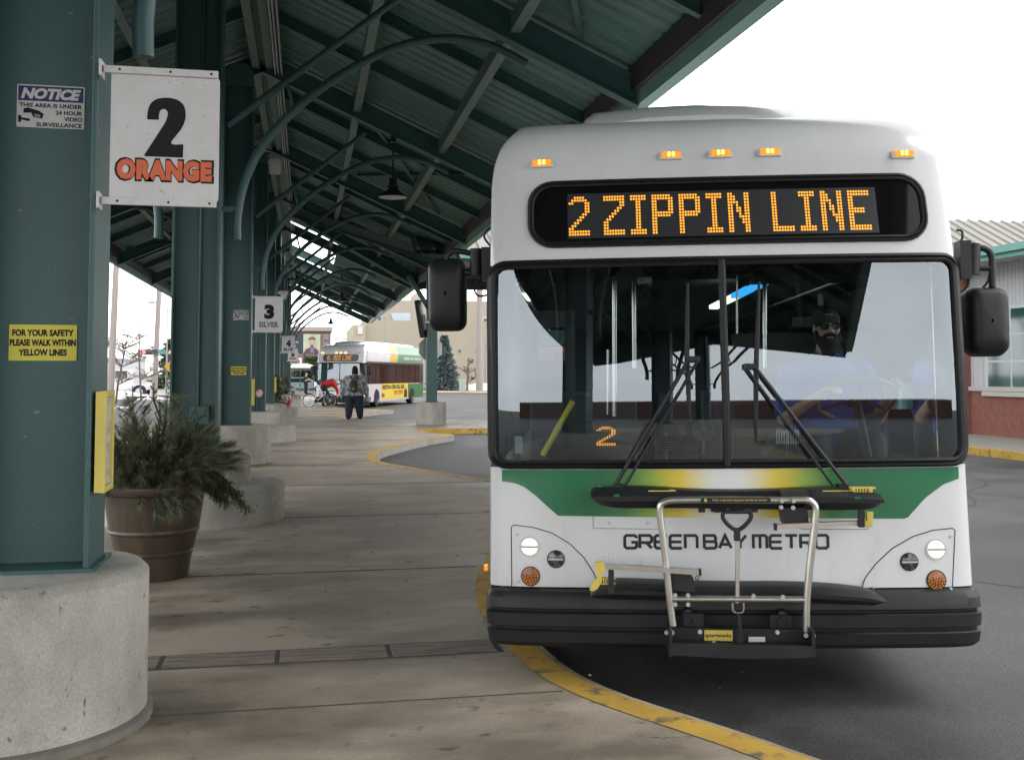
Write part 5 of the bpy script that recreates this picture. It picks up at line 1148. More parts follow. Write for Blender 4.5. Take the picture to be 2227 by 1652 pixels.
for a, b_, c_ in (((-.2, -.1, .95), (-.12, -.14, .5), (-.25, -.14, .1)), ((-.2, .12, .95), (.12, .16, .5), (.05, .18, .1))): limb(m, [a, b_, c_], [.11, .075, .05])
fused(m, 'body', SKIN, cyc, .014, 2)
m = MB(); limb(m, [(-.18, .04, 1.06), (.22, 0, 1.19)], [.18, .20]); limb(m, [(.25, -.18, 1.15), (.42, -.28, .85), (.45, -.25, .62)], [.09, .075, .055]); limb(m, [(.25, .18, 1.15), (.5, .1, .85), (.52, .0, .66)], [.09, .075, .055]); fused(m, 'jacket', REDJ, cyc, .015, 3)
m = MB(); limb(m, [(-.2, -.1, .95), (-.12, -.14, .5), (-.25, -.14, .12)], [.15, .11, .08]); limb(m, [(-.2, .12, .95), (.12, .16, .5), (.05, .18, .12)], [.15, .11, .08]); m.ell((-.2, .02, .98), (.17, .18, .17)); fused(m, 'trousers', BLACK, cyc, .015, 2)
for x, y in ((-.25, -.14), (.05, .18)): m = MB(); limb(m, [(x, y, .06), (x + .16, y - .02, .045)], [.055, .045]); fused(m, 'shoe', BLACK, cyc, .014, 2)
m = MB(); m.ell((.47, -.12, 1.21), (.125, .125, .10), None, 18, 12); m.ell((.55, -.22, 1.15), (.09, .09, .03)); fused(m, 'cap', WHITE, cyc, .012, 2)
# ---- waiting person in black by the far column
pc = atZ(673, 856, 0); wp = thing('person', 'person in black standing with a phone beside the bus shelter', 'person', (pc.x - .3, pc.y, 0), R(60))
m = MB(); g = head_on(m, (0, -.04, 1.62), 1.0, (0, -1, -.3)); limb(m, [(0, 0, 1.52), (0, 0, 1.4)], [.06, .08]); m.ell((0, 0, 1.2), (.18, .12, .26)); limb(m, [(-.2, 0, 1.38), (-.24, .0, 1.08), (-.12, -.24, 1.15)], [.06, .05, .035]); limb(m, [(.2, 0, 1.38), (.24, .0, 1.08), (.1, -.25, 1.15)], [.06, .05, .035]); hand(m, (-.12, -.24, 1.15), (.4, -1, .3), (0, 0, 1), 1, 1.); hand(m, (.1, -.25, 1.15), (-.4, -1, .3), (0, 0, 1), 1, 1.)
for sx in (-1, 1): limb(m, [(sx * .09, 0, .9), (sx * .1, -.02, .5), (sx * .1, .02, .08)], [.1, .075, .05])
fused(m, 'body', SKIN, wp, .014, 2)
m = MB(); m.ell((0, 0, 1.18), (.21, .15, .3)); limb(m, [(-.2, 0, 1.37), (.2, 0, 1.37)], [.08, .08]); limb(m, [(-.2, 0, 1.38), (-.24, .0, 1.08)], [.08, .065]); limb(m, [(.2, 0, 1.38), (.24, .0, 1.08)], [.08, .065]); fused(m, 'shirt', BLACK, wp, .015, 2)
m = MB()
for sx in (-1, 1): limb(m, [(sx * .09, 0, .92), (sx * .1, -.02, .5), (sx * .1, .02, .1)], [.13, .095, .075])
fused(m, 'trousers', BLACK, wp, .015, 2)
m = MB()
for sx in (-1, 1): limb(m, [(sx * .1, .02, .06), (sx * .1, -.14, .04)], [.055, .045])
fused(m, 'shoes', BLACK, wp, .014, 2)
m = MB(); m.ell((0, .0, 1.66), (.09, .105, .095), None, 16, 10); fused(m, 'hair', HAIR, wp, .012, 2)
# ---- bicycle
BIKEW = mat('white bicycle frame', (.62, .64, .68), .3); BIKEB = mat('blue fork', (.03, .12, .42), .3)
bc = atZ(696, 885.5, 0); bike = thing('bicycle', 'white mountain bicycle with blue fork standing in front of the far bus', 'bicycle', (bc.x - .05, bc.y, 0), R(-22))
s_ = .92
def wheelb(x):
    m = MB(); Rr = .33; m.tube([(x + Rr * math.cos(a * math.pi / 18), 0, Rr + Rr * math.sin(a * math.pi / 18)) for a in range(36)], .026, 8, True); wh = m.build('wheel', RUB, bike, smooth=60)
    m = MB(); m.tube([(x + .30 * math.cos(a * math.pi / 18), 0, Rr + .30 * math.sin(a * math.pi / 18)) for a in range(36)], .012, 6, True)
    for k in range(16): a = k * math.pi / 8; m.tube([(x, 0.02 * (-1) ** k, Rr), (x + .295 * math.cos(a), 0, Rr + .295 * math.sin(a))], .0025, 4)
    m.lathe([(.03, -.05), (.03, .05)], 10, (x, 0, Rr), Matrix(((1, 0, 0), (0, 0, 1), (0, 1, 0)))); m.build('rim', STEEL, wh)
wheelb(-.50); wheelb(.55)
m = MB()
for a, b_ in (((-.14, .52 - .22), (-.28, .80)), ((-.14, .30), (.30, .62)), ((-.26, .74), (.33, .74)), ((-.50, .33), (-.14, .30)), ((-.50, .33), (-.25, .66)), ((.33, .78), (.30, .60))): m.tube([(a[0], 0, a[1]), (b_[0], 0, b_[1])], .022, 8)
m.build('frame', BIKEW, bike, smooth=60)
m = MB()
for y in (-.05, .05): m.tube([(.31, y, .60), (.42, y, .45), (.55, y, .33)], .018, 8)
m.build('fork', BIKEB, bike, smooth=60)
m = MB(); m.ell((-.30, 0, .90), (.13, .06, .03)); m.tube([(-.28, 0, .78), (-.30, 0, .9)], .014, 6); m.build('saddle', BLACK, bike, smooth=60)
m = MB(); m.tube([(.33, 0, .76), (.31, 0, .96)], .014, 6); m.tube([(.27, -.28, 1.0), (.33, -.1, .97), (.33, .1, .97), (.27, .28, 1.0)], .013, 6); m.build('handlebar', BLACK, bike, smooth=60)
m = MB(); m.lathe([(.09, -.01), (.09, .01)], 18, (-.14, -.05, .30), Matrix(((1, 0, 0), (0, 0, 1), (0, 1, 0)))); m.tube([(-.14, -.07, .30), (-.06, -.09, .16)], .012, 6); m.box((-.05, -.13, .15), (.09, .08, .02)); m.tube([(-.14, .07, .30), (-.22, .09, .44)], .012, 6); m.build('crank', PLAS, bike)
# ------------------------------------------------------------------ far bus at bay 6
fb, fbody, _f = build_bus('city_bus', 'far white, yellow and green bus on the red line with a yellow side advert', True)
p = atY(737, 889, 54.2); FM = Matrix.Translation((p.x, 54.2, -.15)) @ Matrix.Rotation(R(-21), 4, 'Z'); fb.matrix_world = FM
m = MB(); Wd = .92
m.grid([[surf(Wd * i / 12, z, .004) for i in range(-12, 13)] for z in (2.47, 2.55, 2.62, 2.68, 2.74)]); dst = m.build('destination_sign', mat('grey sign glass', (.10, .10, .10), .1, col2=(.25, .25, .25), nscale=2), fb, smooth=180)
_f(-Wd, Wd, 2.46, 2.755, .10, .03, .004, .014).build('sign_surround', RUB, dst, smooth=40)
fq = lambda x, z: surf(x, z, .008)
led_text('6 ', -.72, -.42, 2.49, 2.72, fq, dst); led_text('RED LINE', -.36, .62, 2.49, 2.72, fq, dst)
led1 = MB(); led(led1, None, '6', -.62, -.42, 1.28, 1.45, lambda x, z: surf(x, z, -.03)); led1.build('route_number', LEDON, fb)
for x in (-1.0, -.25, 0, .25, 1.0):
    m = MB(); m.box(surf(x, 2.87, .01), (.10, .04, .035)); m.build('marker_lamp', AMBL, fb)
N_ = 60; rows = [[], []]
for i in range(N_ + 1):
    x = -1.15 + 2.3 * i / N_; zl_q = 1.0 + max(0, abs(x) - .9) * .8
    rows[0].append(surf(x, min(1.221, zl_q), .002)); rows[1].append(surf(x, 1.222, .002))
m.grid(rows); m.build('livery_band', lm, fbody, smooth=180)
m = MB(); put_text(m, 'GREEN BAY METRO', lambda u, v, d: surf(u, v, d), w=1.1, h=.07, cx=-.05, cy=.9, d=.003, bold=.03); m.build('operator_name', TEXTB, fbody)
for sx in (-1, 1):
    m = MB(); disc(m, sx * 1.08, .86, .05, 0, .006); m.build('headlight', LENS, fb); m = MB(); disc(m, sx * 1.08, .70, .05, 0, .006); m.build('turn_signal', AMBD, fb)
m = MB(); m.box((0, -.12, .62), (1.5, .16, .08)); m.box((0, -.12, .45), (.8, .12, .2)); m.build('bike_rack', PLAS, fb)
for sx in (-1, 1):
    m = MB(); m.box((sx * 1.52, .28, 1.95), (.26, .14, .46)); o = m.build('side_mirror', PLAS, fb, bevel=.05); m = MB(); m.tube([(sx * 1.28, .34, 2.28), (sx * 1.52, .3, 2.30), (sx * 1.52, .28, 2.15)], .025, 8); m.build('mirror_arm', PLAS, o)
def side(nm, y0_, y1_, z0_, z1_, mt, off=.008, sl=0, parent=None):
    x = 1.277 + off; m = MB(); m.add([(x, y0_ - sl, z0_), (x, y1_ - sl, z0_), (x, y1_, z1_), (x, y0_, z1_)], [(0, 1, 2, 3)]); return m.build(nm, mt, parent or fb)
FY = mat('advert yellow', (.72, .56, .05), .4); FYF = mat('livery yellow', (.62, .36, .012), .3); FGF = mat('livery light green', (.30, .42, .10), .3); LG = mat('livery green', (.02, .17, .05), .3)
def roofside(nm, ya, yb, mt):
    m = MB(); m.grid([[(1.287, y - .25, 2.44) for y in (ya, yb)], [(1.287, y, 2.92) for y in (ya, yb)], [(1.04, y + .1, 3.40) for y in (ya, yb)]]); m.build(nm, mt, fb)
roofside('roof_side_panel', .75, 5.0, BUSW); roofside('roof_side_panel', 5.0, 6.2, FYF); roofside('roof_side_panel', 6.2, 6.6, FGF); roofside('roof_side_panel', 6.6, 12.2, LG)
m = MB(); put_text(m, 'GREEN BAY METRO', lambda u, v, d: (1.293, u, v), w=4.0, h=.17, cx=9.6, cy=2.68, bold=.02); m.build('side_name', WHITE, fb)
m = MB(); m.box2((1.283, .6, 2.90), (1.296, 12.2, 2.93)); m.build('roof_trim', GALV, fb)
side('white_panel', .6, 3.2, .34, 1.19, BUSW); side('rear_panel_green', 8.65, 12.2, .34, 1.19, LG)
ad_ = side('advert_panel', 3.2, 8.6, .40, 1.24, FY, .012)
m = MB(); put_text(m, 'HURT IN A CAR? CALL GLR!', lambda u, v, d: (1.2925, u, v), w=4.4, h=.26, cx=5.55, cy=1.05, bold=.04); m.build('advert_text', TEXTB, ad_)
m = MB(); put_text(m, '777-7777', lambda u, v, d: (1.2925, u, v), w=1.9, h=.26, cx=6.6, cy=.70, bold=.04); m.add([(1.2925, 3.3, .5), (1.2925, 3.8, .5), (1.2925, 3.8, .72), (1.2925, 3.3, .72)], [(0, 1, 2, 3)]); m.build('advert_number', RED, ad_)
m = MB(); m.add([(1.293, 7.7, .42), (1.293, 8.4, .42), (1.293, 8.35, .82), (1.293, 8.05, .95), (1.293, 7.8, .82)], [(0, 1, 2, 3, 4)]); m.build('advert_suit', TEXTB, ad_); m = MB(); m.lathe([(.13, 0), (.13, .003)], 16, (1.292, 8.05, 1.06), Matrix(((0, 0, 1), (1, 0, 0), (0, 1, 0)))); m.build('advert_face', SKIN, ad_)
# ================================================================== station on the right
WALLW = mat('white ribbed wall', (.55, .55, .56), .55, col2=(.48, .48, .49), nscale=.8)
BLOCK = mat('red split block', (.27, .11, .085), .9, col2=(.20, .08, .06), nscale=6, bump=.9, bscale=22, col3=(.42, .14, .10), n3=18, lo3=.55, hi3=.7)
BRICK = mat('brown brick', (.26, .075, .05), .9, col2=(.19, .055, .04), nscale=3, bump=.3, bscale=40)
ROOFM = mat('cream metal roof', (.30, .29, .255), .5, col2=(.26, .25, .22), nscale=.6); FASC = mat('teal fascia', (.16, .38, .33), .4)
LIME = mat('pale stone', (.52, .50, .46), .8, col2=(.45, .43, .39), nscale=4); WFR = mat('window frame grey', (.55, .58, .57), .4)
WGL = mat('office glass', (.02, .07, .065), .05, spec=1., col2=(.03, .10, .09), nscale=1.5)
XW = 17.4; YS0, YS1 = 8., 44.
stn = thing('station_building', 'single storey station with red block base, white ribbed wall and cream metal roof', 'building', (XW, 25, 0))
class SB(MB):
    def build(s, *a, **k): s.v = [(v[0] - XW, v[1] - 25, v[2]) for v in s.v]; return super().build(*a, **k)
m = SB(); m.box2((XW, YS0, -.1), (XW + 12, YS1, 1.15)); 
m.build('block_base', BLOCK, stn)
m = SB()
for i in range(1, 6): m.box2((XW - .002, YS0, .2 * i - .006), (XW + .01, YS1, .2 * i + .006))
m.build('block_joint', mat('block joint', (.22, .10, .08), .9), stn)
WIN = [(10, 12.6), (14, 16.6), (18.3, 24.05), (26.3, 29), (31, 34), (37, 40)]
m = SB(); ys = []; y = YS0
while y < YS1: ys += [(y, 0), (y + .06, 0), (y + .075, .03), (y + .135, .03)]; y += .15
m.grid([[(XW + .06 - q, yy, z) for yy, q in ys] for z in (1.24, 4.5)]); m.build('ribbed_wall', WALLW, stn, fix=False)
m = SB(); m.box2((XW + .1, YS0, 1.1), (XW + 12, YS1, 4.55)); m.build('wall', WALLW, stn)
m = SB(); m.box2((XW - .06, YS0, 1.15), (XW + .09, YS1, 1.26)); m.build('stone_course', LIME, stn)
for y in (24.75, 35.5):
    m = SB(); m.box2((XW - .14, y, -.1), (XW + .2, y + .8, 4.3)); m.build('block_pier', BLOCK, stn)
for a, b_ in WIN:
    m = SB(); m.box2((XW - .10, a - .1, 1.02), (XW + .05, b_ + .1, 1.14)); m.build('window_sill', LIME, stn, bevel=.01)
    m = SB(); m.box2((XW - .03, a, 1.18), (XW + .08, b_, 3.32)); f_ = m.build('window', WFR, stn)
    n_c = max(2, round((b_ - a) / 1.0)); zc_ = [1.24, 1.92, 2.60, 3.26]
    for i in range(n_c):
        m = SB()
        for z0, z1 in zip(zc_[:-1], zc_[1:]):
            w_ = (b_ - a - .12) / n_c; m.box2((XW - .036, a + .06 + w_ * i + .035, z0 + .03), (XW - .032, a + .06 + w_ * (i + 1) - .035, z1 - .03))
        m.build('pane', WGL, f_)
m = SB(); zr0, zr1 = 4.5, 4.95
m.add([(XW - .9, YS0 - .5, zr0 + .1), (XW - .9, YS1 + .5, zr0 + .1), (XW + 6, YS1 + .5, zr1), (XW + 6, YS0 - .5, zr1)], [(0, 1, 2, 3)]); m.add([(XW + 13, YS0 - .5, zr0), (XW + 13, YS1 + .5, zr0), (XW + 6, YS1 + .5, zr1), (XW + 6, YS0 - .5, zr1)], [(0, 1, 2, 3)])
y = YS0 - .4
while y < YS1 + .4:
    m.bar((XW - .9, y, zr0 + .13), (XW + 6, y, zr1 + .03), .04, .07); y += .45
m.build('metal_roof', ROOFM, stn)
m = SB(); m.box2((XW - .98, YS0 - .5, zr0 - .12), (XW - .88, YS1 + .5, zr0 + .14)); m.box2((XW - 1.1, YS0 - .5, zr0 + .0), (XW - .985, YS1 + .5, zr0 + .17)); m.build('gutter', FASC, stn)
m = SB(); m.box2((XW - .87, YS0 - .5, zr0 - .06), (XW + .1, YS1 + .5, zr0 - .03)); m.build('soffit', WALLW, stn)
# brick hall farther along (mirrored in the far bus windows)
def simple_block(name, label, cat, a, b_, mt, roof=True, mtr=None):
    t = thing(name, label, cat, ((a[0] + b_[0]) / 2, (a[1] + b_[1]) / 2, 0)); c = t.location
    m = MB(); m.box2((a[0] - c.x, a[1] - c.y, a[2]), (b_[0] - c.x, b_[1] - c.y, b_[2])); m.build('wall', mt, t)
    if roof: m = MB(); m.box2((a[0] - c.x - .15, a[1] - c.y - .15, b_[2]), (b_[0] - c.x + .15, b_[1] - c.y + .15, b_[2] + .25)); m.build('roof', mtr or LIME, t)
    return t
simple_block('brick_hall', 'brown brick hall beside the road behind the near bus', 'building', (19, 56, -.2), (30, 84, 3.2), BRICK)
t = simple_block('brick_shop', 'low brick shop across the road behind the camera', 'building', (-34, -62, -.2), (40, -50, 3.2), mat('dark brick', (.105, .05, .037), .9))
m = MB(); m.box2((-14, 6.0, 2.7), (2, 6.12, 2.9)); m.build('red_stripe', RED, t); m = MB(); m.box2((-14, 6.0, 2.9), (2, 6.12, 3.1)); m.build('blue_stripe', NAVY, t)
# ================================================================== beige store
BEIGE = mat('beige panel', (.37, .325, .255), .85, col2=(.33, .29, .23), nscale=.12, stretch=(1, 1, .3)); BEIGE2 = mat('cream panel', (.42, .37, .28), .85)
bt = thing('beige_store', 'large beige windowless store beyond the far road', 'building', (20, 135, 0))
class GB2(MB):
    def build(s, *a, **k): s.v = [(v[0] - 20, v[1] - 135, v[2]) for v in s.v]; return super().build(*a, **k)
def PX(px, Y): return atY(px, 815, Y).x
def PZ(py, Y): return atY(900, py, Y).z
Y_ = 130
m = GB2(); m.box2((PX(792, Y_), Y_, -.2), (PX(1400, Y_), Y_ + 40, PZ(697, Y_))); m.build('lower_wall', BEIGE, bt)
m = GB2(); m.box2((PX(812, Y_ + 12), Y_ + 12, -.2), (PX(1400, Y_ + 12), Y_ + 45, PZ(653, Y_ + 12))); m.build('upper_wall', BEIGE, bt)
m = GB2(); m.box2((PX(766, Y_), Y_ - 1, -.2), (PX(793, Y_), Y_ + 20, PZ(708, Y_))); m.build('entrance_tower', BEIGE2, bt)
m = GB2(); m.box2((PX(903, Y_ + 20), Y_ + 20, 2), (PX(915, Y_ + 20), Y_ + 28, PZ(637, Y_ + 20))); m.build('stair_tower', BEIGE2, bt)
m = GB2(); m.add([(PX(848, Y_ + 11.9), Y_ + 11.9, PZ(681, Y_ + 11.9)), (PX(892, Y_ + 11.9), Y_ + 11.9, PZ(680, Y_ + 11.9)), (PX(892, Y_ + 11.9), Y_ + 11.9, PZ(698, Y_ + 11.9)), (PX(855, Y_ + 11.9), Y_ + 11.9, PZ(698, Y_ + 11.9))], [(0, 1, 2, 3)]); m.build('high_window', mat('pale sky glass', (.35, .42, .48), .1), bt)
for x in (815, 1046): 
    m = GB2(); m.box2((PX(x, Y_ + 6), Y_ + 5, PZ(697, Y_) - .1), (PX(x + 14, Y_ + 6), Y_ + 7, PZ(683, Y_))); o = m.build('roof_unit', GALV, bt)
    m = GB2(); m.box2((PX(x + 6, Y_ + 5), Y_ + 4.9, PZ(695, Y_)), (PX(x + 13, Y_ + 5), Y_ + 4.99, PZ(686, Y_))); m.build('louvre', DARK2, o)
for x in (997, 1035): m = GB2(); m.box2((PX(x, Y_), Y_ - .1, PZ(765, Y_)), (PX(x + 5, Y_), Y_ - .02, PZ(760, Y_))); m.build('wall_light', DARK2, bt)
m = GB2(); m.box2((PX(776, Y_), Y_ - 1.2, PZ(728, Y_)), (PX(787, Y_), Y_ - 1.02, PZ(712, Y_))); m.build('wall_sign', WHITE, bt)
# ---- brick office behind the billboard
Y_ = 185; ob = thing('brick_office', 'brick office block with cornice behind the billboard', 'building', (PX(675, Y_), Y_, 0)); cx_ = ob.location.x
class OB(MB):
    def build(s, *a, **k): s.v = [(v[0] - cx_, v[1] - Y_, v[2]) for v in s.v]; return super().build(*a, **k)
m = OB(); m.box2((PX(610, Y_), Y_, -.2), (PX(719, Y_), Y_ + 20, PZ(722, Y_))); m.build('wall', mat('tan brick', (.30, .15, .10), .9), ob)
m = OB(); m.box2((PX(606, Y_), Y_ - .8, PZ(722, Y_)), (PX(722, Y_), Y_ + 21, PZ(713, Y_))); m.build('cornice', mat('cornice grey', (.36, .32, .29), .8), ob)
for x in (640, 660, 680, 702):
    for y in (728, 745, 765): m = OB(); m.box2((PX(x, Y_), Y_ - .1, PZ(y + 12, Y_)), (PX(x + 12, Y_), Y_ - .02, PZ(y, Y_))); m.build('window', mat('grey window', (.16, .20, .24), .2) if 'grey window' not in MATS else MATS['grey window'], ob)
# ---- billboard
Y_ = 150; bb = thing('billboard', 'roadside billboard, dark with white words at left and a portrait at right', 'billboard', (PX(664, Y_), Y_, 0)); cx_ = bb.location.x
fnb = lambda u, v, d: (PX(u, Y_) - cx_, d, PZ(v, Y_))
m = MB(); m.prism([(628, 770), (697, 770), (697, 727), (628, 727)], fnb, 0, .4); m.build('board', mat('billboard dark', (.035, .045, .06), .6), bb)
m = MB(); m.poly([(659, 769), (696, 769), (696, 728), (659, 728)], fnb, -.02); pn_ = m.build('picture', mat('billboard green', (.34, .42, .22), .7, col2=(.55, .60, .50), nscale=.6), bb)
m = MB(); m.poly([(660, 769), (664, 761), (672, 757), (683, 757), (690, 761), (694, 769)], fnb, -.03); m.build('printed_jacket', mat('maroon', (.16, .05, .09), .7), pn_)
m = MB(); m.poly([(674, 768), (675, 757), (681, 757), (683, 768)], fnb, -.035); m.build('printed_shirt', mat('slate blue', (.15, .20, .32), .7), pn_)
m = MB(); m.poly([(671, 740), (672, 750), (675, 757), (678, 758), (681, 757), (685, 750), (685, 740)], fnb, -.04); m.build('printed_face', SKIN, pn_)
m = MB(); m.poly([(670, 741), (671, 736), (678, 733), (685, 736), (686, 741), (678, 740)], fnb, -.045); m.poly([(674, 752), (678, 750), (682, 752), (681, 757), (678, 758), (675, 757)], fnb, -.045); m.build('printed_cap', mat('grey brown', (.15, .11, .10), .7), pn_)
m = MB()
for y, w_, s__ in ((739, 9, 'us.'), (745, 15, 'alone.'), (754, 9, 'SION')): put_text(m, s__, lambda u, v, d: (u, -.03, v), w=PX(634 + w_, Y_) - PX(634, Y_), h=.22, cx=PX(634 + w_ / 2, Y_) - cx_, cy=PZ(y, Y_), bold=.02)
m.build('words', WHITE, bb)
m = MB()
for x in (640, 662, 686): m.tube([fnb(x, 769, .5), (PX(x, Y_) - cx_, .5, -.2)], .12, 8)
m.build('post', DARK2, bb)
# ================================================================== trees
BARK = mat('grey bark', (.20, .165, .14), .9, col2=(.13, .105, .09), nscale=6, bump=.4); TWIG = mat('bare twigs', (.26, .20, .17), .9)
PINE = mat('pine needles', (.045, .075, .03), .8, col2=(.085, .11, .045), nscale=3); SPR = mat('blue spruce needles', (.09, .14, .135), .8, col2=(.15, .20, .19), nscale=2.5, col3=(.04, .065, .06), n3=6, lo3=.55, hi3=.7)
def bare_tree(name, label, loc, h, r, seed, spread=.5, up=.35, levels=4, central=False, group='bare winter trees', rmin=.014):
    rr = random.Random(seed); t = thing(name, label, 'tree', loc, 0, group); tr = MB(); tw = MB()
    def grow(p, d, L, rad, lv):
        n = 4; P_ = [p]; q = p
        for i in range(n): d = (d + Vector((rr.uniform(-1, 1), rr.uniform(-1, 1), rr.uniform(-.3, .8))) * .10).normalized(); q = q + d * (L / n); P_.append(q)
        (tr if lv == 0 else tw).tube(P_, [rad * (1 - .55 * i / n) for i in range(n + 1)], 6 if lv < 2 else 3, caps=False)
        if lv >= levels: return
        k = rr.randint(4, 6) if lv else (16 if central else 6)
        for j in range(k):
            f_ = rr.uniform(.25 if (central or lv) else .35, 1.); b_ = P_[min(n, int(f_ * n))]; a = rr.uniform(0, 2 * math.pi) + j * 2.4
            e_ = Vector((math.cos(a), math.sin(a), 0)); nd = (d * (up + .35 * (lv > 0)) + e_ * (1.0 if central and lv == 0 else spread + .25) + Vector((0, 0, .18))).normalized()
            grow(b_, nd, L * (rr.uniform(.34, .5) * (1.15 - .75 * f_ if central and lv == 0 else 1)), max(rmin, rad * .5), lv + 1)
    grow(Vector((0, 0, 0)), Vector((0, 0, 1)), h * (.95 if central else .62), r, 0)
    tr.build('trunk', BARK, t, smooth=60, fix=False); tw.build('crown', TWIG, t, smooth=60, fix=False); return t
def conifer(name, label, loc, h, w_, mt, seed, n=1500, base=.05, group=None, ragged=.25, size=.35):
    rr = random.Random(seed); t = thing(name, label, 'tree', loc, 0, group)
    m = MB(); m.tube([(0, 0, -.1), (0, 0, h * .9)], [w_ * .05, .02], 8); m.build('trunk', BARK, t)
    m = MB()
    tiers = int(h * (6 if n > 4000 else 3.2))
    for i in range(tiers):
        z = h * (base + (1 - base) * i / tiers); Rr = w_ * (1 - i / tiers) ** .85 * rr.uniform(1 - ragged, 1 + ragged * .4) + .05
        for k in range(max(5, int(n / tiers / 6))):
            a = rr.uniform(0, 2 * math.pi); Rk = Rr * rr.uniform(.7, 1.08)
            d = Vector((math.cos(a), math.sin(a), -.28)); tip = Vector((0, 0, z)) + d * Rk + Vector((0, 0, .12 * Rk))
            for q in range(6):
                f_ = .3 + .7 * q / 5; c = Vector((0, 0, z)).lerp(tip, f_) + Vector((rr.uniform(-1, 1), rr.uniform(-1, 1), rr.uniform(-.6, .6))) * size * .35
                u = (d + Vector((rr.uniform(-.8, .8), rr.uniform(-.8, .8), rr.uniform(-.3, .5)))).normalized() * size; v = u.cross(Vector((rr.uniform(-1, 1), rr.uniform(-1, 1), rr.uniform(-1, 1)))).normalized() * size * .22
                m.add([c - v * .5, c + u * .6 - v, c + u, c + u * .6 + v, c + v * .5], [(0, 1, 2, 3, 4)])
    m.build('crown', mt, t, fix=False); return t
def at_px(px, py, Y): return (PX(px, Y), Y, PZ(py, Y))
conifer('blue_spruce', 'blue grey spruce standing behind the lone right column', (PX(966, 103), 103, .02), 5.6, 1.8, SPR, 3, 9000, .03, size=.27)
bare_tree('bare_shrub', 'bare brown branching shrub tree right of the blue spruce', (PX(1016, 101), 101, .02), 5.2, .12, 5, .75, .35, 4, rmin=.024)
bare_tree('bare_shrub', 'small bare shrub behind the far bus, near the beige store', (PX(868, 122), 122, .02), 5.6, .10, 9, .6, .3, 4, rmin=.03)
conifer('pine_tree', 'broad green pine beside the far bus, under the billboard', (PX(676, 118), 118, 0), 3.9, 2.6, PINE, 8, 1800, .1, ragged=.45, size=.5)
conifer('pine_tree', 'dark green pine at the far left behind the traffic lights', (PX(375, 135), 135, 0), 6.2, 3.0, PINE, 12, 2000, .05, ragged=.4, size=.6)
bare_tree('street_tree', 'tall thin bare tree with level branches, centre of the left street view', (PX(308, 70), 70, -.1), 5.6, .07, 21, .9, .05, 3, True)
bare_tree('street_tree', 'bare tree against the left utility pole', (PX(253, 64), 64, -.1), 4.6, .07, 22, .7, .2, 3, True)
bare_tree('far_tree', 'faint bare tree at the left edge of the street view', (PX(238, 150), 150, 0), 11, .25, 31, .6, .3, 4, rmin=.03)
bare_tree('far_tree', 'faint bare tree behind the left street trees', (PX(272, 170), 170, 0), 11, .25, 32, .6, .3, 4, rmin=.03)
bare_tree('far_tree', 'faint wide bare tree behind the right utility pole', (PX(335, 165), 165, 0), 10, .25, 33, .7, .3, 4, rmin=.03)
# ================================================================== poles, lights, wires
WOOD = mat('weathered pole', (.36, .31, .29), .9, col2=(.30, .26, .24), nscale=2, stretch=(6, 6, .4)); LPG = mat('pole grey', (.25, .27, .27), .5)
def pole(px, Y, ztop, r, label, arm=None):
    t = thing('utility_pole', label, 'pole', (PX(px, Y), Y, -.15), 0, 'wooden utility poles'); m = MB(); m.tube([(0, 0, 0), (.0, 0, ztop)], [r, r * .8], 12); m.build('shaft', WOOD, t, smooth=60)
    if arm: m = MB(); m.bar((-1.1, 0, arm), (1.1, 0, arm), .1, .12); m.build('crossarm', WOOD, t)
    return t
pole(240, 62, 9.5, .2, 'left leaning utility pole at the left edge of the street view').rotation_euler = (0, R(1.5), 0)
pole(336, 76, 10.5, .2, 'second utility pole, right part of the left street view').rotation_euler = (0, R(1.6), 0)
pole(1043, 100, 11.5, .36, 'pale utility pole between the bare shrub and the bus')
m = MB()
def wire(a, b_, sag=.4, r=.012):
    a, b_ = Vector(a), Vector(b_); m.tube([a.lerp(b_, i / 10) - Vector((0, 0, 4 * sag * (i / 10) * (1 - i / 10))) for i in range(11)], r, 4)
for i, (y1, y2) in enumerate(((640, 628), (660, 648), (668, 678), (705, 704))):
    m = MB(); wire(at_px(150, y1, 66), at_px(500, y2, 80), .3, .016); tag(m.build('overhead_wire', LPG), None, 'wire', 'overhead wires')['label'] = ['uppermost thin overhead wire across the left street view', 'second overhead wire under the top one at left', 'third overhead wire sloping down to the right at left', 'lowest and straightest overhead wire across the left street view'][i]
for i, (y1, y2) in enumerate(((728, 735), (762, 748), (690, 668))):
    m = MB(); wire(at_px(690, y1, 112), at_px(1120, y2, 112), .6, .022); tag(m.build('overhead_wire', LPG), ['thin wire crossing the beige store just over the far bus', 'lowest thin wire across the beige store', 'upper wire rising across the beige store front'][i], 'wire', 'overhead wires')
def lamp_post(px, Y, h, label, arm=1, L=1.0):
    t = thing('street_lamp', label, 'street lamp', (PX(px, Y), Y, -.1), 0, 'far street lamps'); m = MB(); m.tube([(0, 0, 0), (0, 0, h)], [.09, .06], 8); m.tube([(0, 0, h), (arm * L, 0, h + .05)], .05, 6); m.build('post', LPG, t)
    m = MB(); m.box((arm * L, 0, h + .0), (.6, .25, .14)); m.build('lamp_head', DARK2, t); return t
lamp_post(838, 115, 8.0, 'grey street lamp in front of the beige store, over the far bus', -1); lamp_post(936 - 10, 118, 5.4, 'street lamp beside the hanging display', 1); lamp_post(362, 110, 9.0, 'thin street lamp at the right of the left street view', -1, 1.6); lamp_post(742, 150, 6.8, 'tiny far lamp post left of the beige store', 1, .5); lamp_post(1056, 104, 4.6, 'dark lamp post just left of the near bus', 1, .4)
